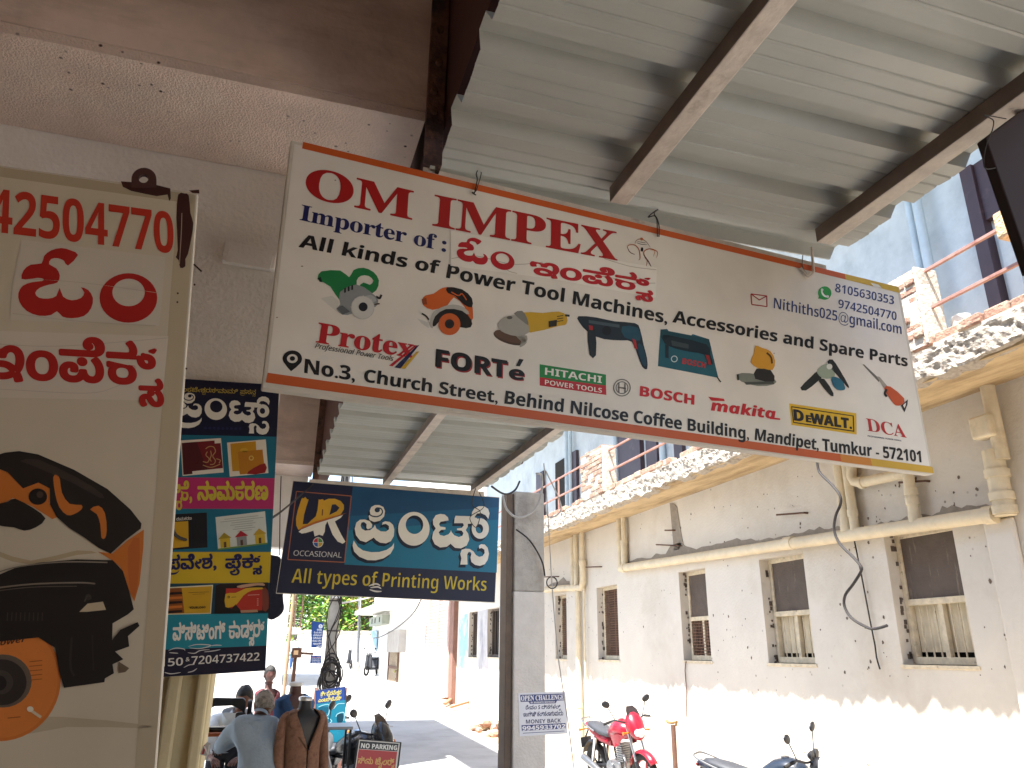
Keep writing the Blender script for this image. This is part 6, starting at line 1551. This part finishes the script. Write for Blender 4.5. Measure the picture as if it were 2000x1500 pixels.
# motorcycles: x ahead, y to its left, z up
def motorcycle(label, cols, fairing=True, group='motorcycles parked along the street', roundlamp=False):
    T = thing('motorcycle', label, 'motorcycle', (0, 0, 0), group); paint, seatc = cols
    def wheel(x, w_):
        mb = MB(); mb.torus((x, 0, .305), .255, .05 * w_, 'y', 36, 10); wo = mb.build('wheel', M['rubber'], T, smooth='all')
        mb = MB(); mb.torus((x, 0, .305), .212, .014, 'y', 30, 6)
        for k in range(5):
            a = k * 1.2566; mb.bar((x + .03 * math.cos(a), 0, .305 + .03 * math.sin(a)), (x + .205 * math.cos(a), 0, .305 + .205 * math.sin(a)), .03, .018, up=(0, 1, 0))
        mb.lathe([(.0, -.05), (.04, -.05), (.045, 0), (.04, .05), (0, .05)], (x, 0, .305), 'y', 14); mb.build('rim', paint if w_ < 1 else M['black'], wo, smooth=True)
        mb = MB(); mb.lathe([(.06, .0), (.12, .0), (.12, .006), (.06, .006)], (x, .055, .305), 'y', 22); mb.build('brake_disc', M['chrome'], wo, smooth=True)
    wheel(.66, .95); wheel(-.62, 1.08)
    for s_ in (-1, 1):
        MB().tube([(.66, s_ * .085, .305), (.60, s_ * .085, .5)], .026, 10).build('fork_leg', M['black'], T, smooth=True)
        MB().tube([(.60, s_ * .085, .5), (.47, s_ * .085, .93)], .019, 10).build('fork_tube', M['chrome'], T, smooth=True)
    mb = MB(); rings = []
    for k in range(9):
        a = math.radians(35 + 15.5 * k); r = .33; c_ = Vector((.66 + r * math.cos(a), 0, .305 + r * math.sin(a)))
        rings.append([c_ + Vector((0, -.065, 0)) - Vector((math.cos(a), 0, math.sin(a))) * .03, c_ + Vector((0, -.045, 0)), c_ + Vector((math.cos(a), 0, math.sin(a))) * .012, c_ + Vector((0, .045, 0)), c_ + Vector((0, .065, 0)) - Vector((math.cos(a), 0, math.sin(a))) * .03])
    mb.loft(rings, cap=False, closed=False); fo = mb.build('front_fender', paint, T, smooth='all', fix=False); sm_ = fo.modifiers.new('t', 'SOLIDIFY'); sm_.thickness = .006
    # tank
    def ell_ring(x, z, w_, h_, n=18, e=2.4): return [Vector((x, w_ * math.copysign(abs(math.cos(t)) ** (2 / e), math.cos(t)), z + h_ * math.copysign(abs(math.sin(t)) ** (2 / e), math.sin(t)))) for t in [2 * math.pi * k / n for k in range(n)]]
    MB().loft([ell_ring(x, z, w_, h_) for x, z, w_, h_ in ((-.08, .78, .07, .06), (-.04, .80, .10, .085), (.08, .845, .14, .115), (.22, .865, .155, .125), (.33, .855, .14, .115), (.41, .84, .08, .08), (.43, .835, .03, .03))]).build('tank', paint, T, smooth='all')
    MB().lathe([(.04, 0), (.045, .012), (.02, .018), (0, .018)], (.2, 0, .985), 'z', 14).build('fuel_cap', M['chrome'], T, smooth=True)
    for s_ in (-1, 1): MB().loft([[Vector((x, s_ * y, z)) for x, y, z in r] for r in (((.40, .1, .80), (.33, .165, .83), (.30, .15, .68)), ((.12, .15, .74), (.14, .168, .80), (.16, .14, .64)))]).build('tank_cover', paint, T, smooth=True)
    # seat
    MB().loft([ell_ring(x, z, w_, h_) for x, z, w_, h_ in ((-.02, .78, .09, .05), (-.12, .775, .115, .05), (-.28, .79, .13, .05), (-.45, .83, .125, .05), (-.62, .86, .10, .045), (-.72, .87, .05, .03))]).build('seat', seatc, T, smooth='all')
    MB().loft([ell_ring(x, z, w_, h_, 14) for x, z, w_, h_ in ((-.1, .68, .10, .07), (-.35, .72, .115, .075), (-.6, .79, .09, .06), (-.8, .85, .045, .035))]).build('tail_panel', paint, T, smooth='all')
    MB().ell((-.81, 0, .84), (.02, .06, .03), 12, 8).build('tail_light', mat('red_lens', '#8a1016', .2), T, smooth='all')
    MB().tube([(-.4, -.13, .8), (-.62, -.14, .87), (-.8, -.1, .93), (-.83, 0, .94), (-.8, .1, .93), (-.62, .14, .87), (-.4, .13, .8)], .011, 8, smooth=4).build('grab_rail', M['alu'], T, smooth=True)
    # engine and frame
    mb = MB(); mb.box((-.12, -.13, .27), (.2, .13, .45)); eo = mb.build('engine', M['alu'], T, bevel=.03)
    mb = MB()
    for k in range(7): mb.box((.1, -.1, .455 + .03 * k), (.27, .1, .472 + .03 * k))
    mb.box((.12, -.085, .45), (.25, .085, .68)); mb.build('cylinder', M['alu'], eo, bevel=.005)
    for s_ in (-1, 1): MB().lathe([(.0, 0), (.085, 0), (.09, .02 * s_), (.07, .035 * s_), (0, .037 * s_)], (-.02, s_ * .131, .36), 'y', 20).build('engine_cover', M['alu'], eo, smooth=True)
    mb = MB(); mb.tube([(.43, 0, .86), (.38, 0, .6), (.28, 0, .3), (.05, 0, .24), (-.22, 0, .3)], .02, 8); mb.tube([(.43, 0, .82), (0, 0, .7), (-.6, 0, .76)], .022, 8)
    for s_ in (-1, 1): mb.tube([(-.15, s_ * .09, .38), (-.62, s_ * .09, .305)], .022, 8); mb.tube([(-.2, s_ * .08, .4), (-.24, s_ * .08, .7)], .018, 8)
    mb.build('chassis', M['black'], T, smooth=True)
    for s_ in (-1, 1): MB().tube([(-.58, s_ * .12, .33), (-.4, s_ * .12, .72)], .026, 10).build('shock_absorber', M['chrome'], T, smooth=True)
    MB().tube([(.26, -.07, .55), (.33, -.1, .42), (.2, -.14, .25), (-.15, -.15, .24)], .018, 8, smooth=4).build('exhaust_pipe', M['chrome'], T, smooth=True)
    MB().tube([(-.15, -.15, .24), (-.3, -.155, .27), (-.75, -.165, .42), (-.78, -.165, .43)], [.025, .045, .05, .03], 12).build('silencer', M['alu'], T, smooth=True)
    mb = MB(); rings = []
    for k in range(7):
        a = math.radians(60 + 16 * k); r = .345; c_ = Vector((-.62 + r * math.cos(a), 0, .305 + r * math.sin(a)))
        rings.append([c_ + Vector((0, -.08, -.02)), c_ + Vector((0, -.05, .01)), c_ + Vector((0, .05, .01)), c_ + Vector((0, .08, -.02))])
    mb.loft(rings, cap=False, closed=False); fo = mb.build('rear_fender', M['black'], T, smooth='all', fix=False); sm_ = fo.modifiers.new('t', 'SOLIDIFY'); sm_.thickness = .006
    MB().box((-.93, -.09, .52), (-.915, .09, .66)).build('number_plate', M['black'], T, bevel=.004); MB().tube([(-.78, 0, .8), (-.92, 0, .66)], .014, 6).build('plate_bracket', M['black'], T)
    for s_ in (-1, 1):
        MB().tube([(-.72, s_ * .06, .8), (-.72, s_ * .17, .8), (-.72, s_ * .2, .8)], [.008, .012, .026], 8).build('indicator', mat('amber_lens', '#b5651a', .3), T, smooth=True)
    # handlebar, controls, mirrors
    hb = MB().tube([(.36, .36, .99), (.42, .24, 1.02), (.47, .1, .98), (.47, -.1, .98), (.42, -.24, 1.02), (.36, -.36, .99)], .012, 8, smooth=4).build('handlebar', M['black'], T, smooth=True)
    for s_ in (-1, 1):
        MB().tube([(.405, s_ * .27, 1.013), (.355, s_ * .38, .985)], .018, 10).build('grip', M['rubber'], hb, smooth=True)
        MB().tube([(.43, s_ * .25, 1.01), (.44, s_ * .36, .985)], .006, 6).build('lever', M['alu'], hb, smooth=True)
        MB().tube([(.42, s_ * .22, 1.02), (.41, s_ * .27, 1.12), (.40, s_ * .31, 1.2)], .006, 6).build('mirror_stem', M['black'], hb, smooth=True)
        mo = MB().ell((.40, s_ * .33, 1.235), (.018, .068, .045), 16, 10, 0, Matrix.Rotation(s_ * .35, 3, 'X')).build('mirror', M['black'], hb, smooth='all')
        MB().ell((.386, s_ * .33, 1.235), (.006, .058, .037), 14, 8, 0, Matrix.Rotation(s_ * .35, 3, 'X')).build('mirror_glass', M['chrome'], hb, smooth='all')
    LG = mat('lamp_glass', '#c9d3d8', .12, .03, 5)
    if roundlamp:
        MB().lathe([(.02, -.1), (.08, -.06), (.1, .0), (.1, .02)], (.55, 0, .92), 'x', 20).build('headlamp_shell', M['black'], T, smooth=True)
        MB().lathe([(.098, .021), (.08, .035), (0, .045)], (.55, 0, .92), 'x', 20).build('headlamp', LG, T, smooth=True)
        for s_ in (-1, 1): MB().lathe([(.02, -.03), (.045, 0), (.045, .02), (0, .022)], (.5, s_ * .06, 1.04), 'x', 14).build('dial', M['black'], T, smooth=True)
    else:
        MB().loft([ell_ring(x, z, w_, h_, 18, 2.2) for x, z, w_, h_ in ((.46, .98, .09, .12), (.52, .96, .13, .15), (.58, .92, .13, .15), (.64, .87, .10, .12), (.68, .83, .05, .06))]).build('fairing', paint, T, smooth='all')
        MB().loft([ell_ring(x, z, w_, h_, 14, 2.0) for x, z, w_, h_ in ((.632, .865, .095, .085), (.665, .85, .08, .07), (.69, .835, .045, .04))]).build('headlamp', LG, T, smooth='all')
        MB().loft([[Vector((x, y, z)) for y in (-w_, -w_ * .5, 0, w_ * .5, w_)] for x, z, w_ in ((.56, 1.05, .1), (.51, 1.13, .09), (.47, 1.18, .05))], cap=False, closed=False).build('windscreen', mat('smoked_screen', '#2a2426', .15), T, smooth='all', fix=False)
        for s_ in (-1, 1): MB().tube([(.56, s_ * .1, .86), (.56, s_ * .19, .86), (.56, s_ * .21, .86)], [.008, .014, .026], 8).build('indicator', mat('amber_lens', '#b5651a', .3), T, smooth=True)
    MB().tube([(.0, .13, .28), (-.1, .2, .02)], .012, 6).build('side_stand', M['black'], T)
    for s_ in (-1, 1): MB().tube([(-.02, s_ * .1, .27), (-.02, s_ * .22, .27)], .014, 6).build('footrest', M['rubber'], T)
    return T
def place(T, p, heading, lean=0, s=1.0):
    T.location = p; T.rotation_euler = (lean, 0, math.atan2(heading[1], heading[0])); T.scale = (s, s, s)
REDP = mat('red_tank_paint', '#8f1428', .3, .08, 4, spec=.6); BLK_ = mat('black_tank_paint', '#14151a', .22, .08, 4, spec=.6); BLU_ = mat('blue_grey_tank_paint', '#1d2633', .3, .1, 4, spec=.6)
SEAT = mat('grey_black_seat', '#33353a', .6, .1, 8); 
q = atz(1216, 1500, .33)
place(motorcycle('red motorcycle parked on the sunny side, front wheel towards the camera', (REDP, SEAT)), (q.x, q.y, 0), (.1, -.99), .12, 1.0)
q = atz(1548, 1476, .93)
place(motorcycle('blue grey motorcycle with a round headlamp at the bottom edge, below the widest window', (BLU_, SEAT), roundlamp=True), (q.x - .1, q.y + .2, -.0), (.5, -.86), .12, .94)
q = atz(752, 1432, .98)
place(motorcycle('black motorcycle parked just behind the no parking board', (BLK_, SEAT)), (q.x - .35, q.y + .5, 0), (.72, -.7), .1)
q = atz(672, 1385, 1.24)
place(motorcycle('dark motorcycle parked behind the small grey frame table', (BLK_, SEAT), roundlamp=True), (q.x - .55, q.y + .35, 0), (.8, -.6), .1)
q = atz(655, 1425, .95)
place(motorcycle('dark motorcycle with red side panels standing furthest back in the parked row', (mat('dark_red_paint', '#3a0f16', .3, .1, 4), SEAT)), (q.x - .2, q.y + .9, 0), (.6, -.8), .1)
def scooter(label, q, heading, paint):
    T = thing('scooter', label, 'scooter', (0, 0, 0), 'far parked scooters')
    for x in (.6, -.55): MB().torus((x, 0, .24), .19, .05, 'y', 20, 8).build('wheel', M['rubber'], T, smooth='all')
    MB().loft([[Vector((x, y, z)) for y, z in ((-.16, z0), (.16, z0), (.18, z1), (-.18, z1))] for x, z0, z1 in ((-.8, .55, .72), (-.5, .3, .78), (-.1, .28, .74), (.0, .27, .4), (.35, .27, .36))]).build('body', paint, T, bevel=.03)
    MB().loft([[Vector((x, y, z)) for y, z in ((-.2, z0), (.2, z0), (.14, z1), (-.14, z1))] for x, z0, z1 in ((.36, .28, .95), (.5, .4, 1.0))]).build('front_shield', paint, T, bevel=.03)
    MB().box((-.75, -.14, .74), (-.05, .14, .84)).build('seat', SEAT, T, bevel=.04)
    MB().tube([(.6, 0, .24), (.45, 0, .98)], .03, 8).build('fork', M['black'], T); MB().tube([(.38, .33, 1.05), (.45, 0, 1.0), (.38, -.33, 1.05)], .018, 8).build('handlebar', M['black'], T)
    MB().ell((.5, 0, 1.0), (.07, .1, .08), 12, 8).build('headlamp', M['alu'], T, smooth='all')
    for s_ in (-1, 1): MB().ell((.4, s_ * .3, 1.22), (.02, .06, .04), 10, 6).build('mirror', M['black'], T, smooth='all')
    place(T, q, heading)
scooter('dark scooter facing the camera on the far road by the thin pole', atg(680, 1306), (.1, -1), SEAT)
scooter('dark scooter parked by the corner of the white house', atg(727, 1320), (-.6, -.8), SEAT)
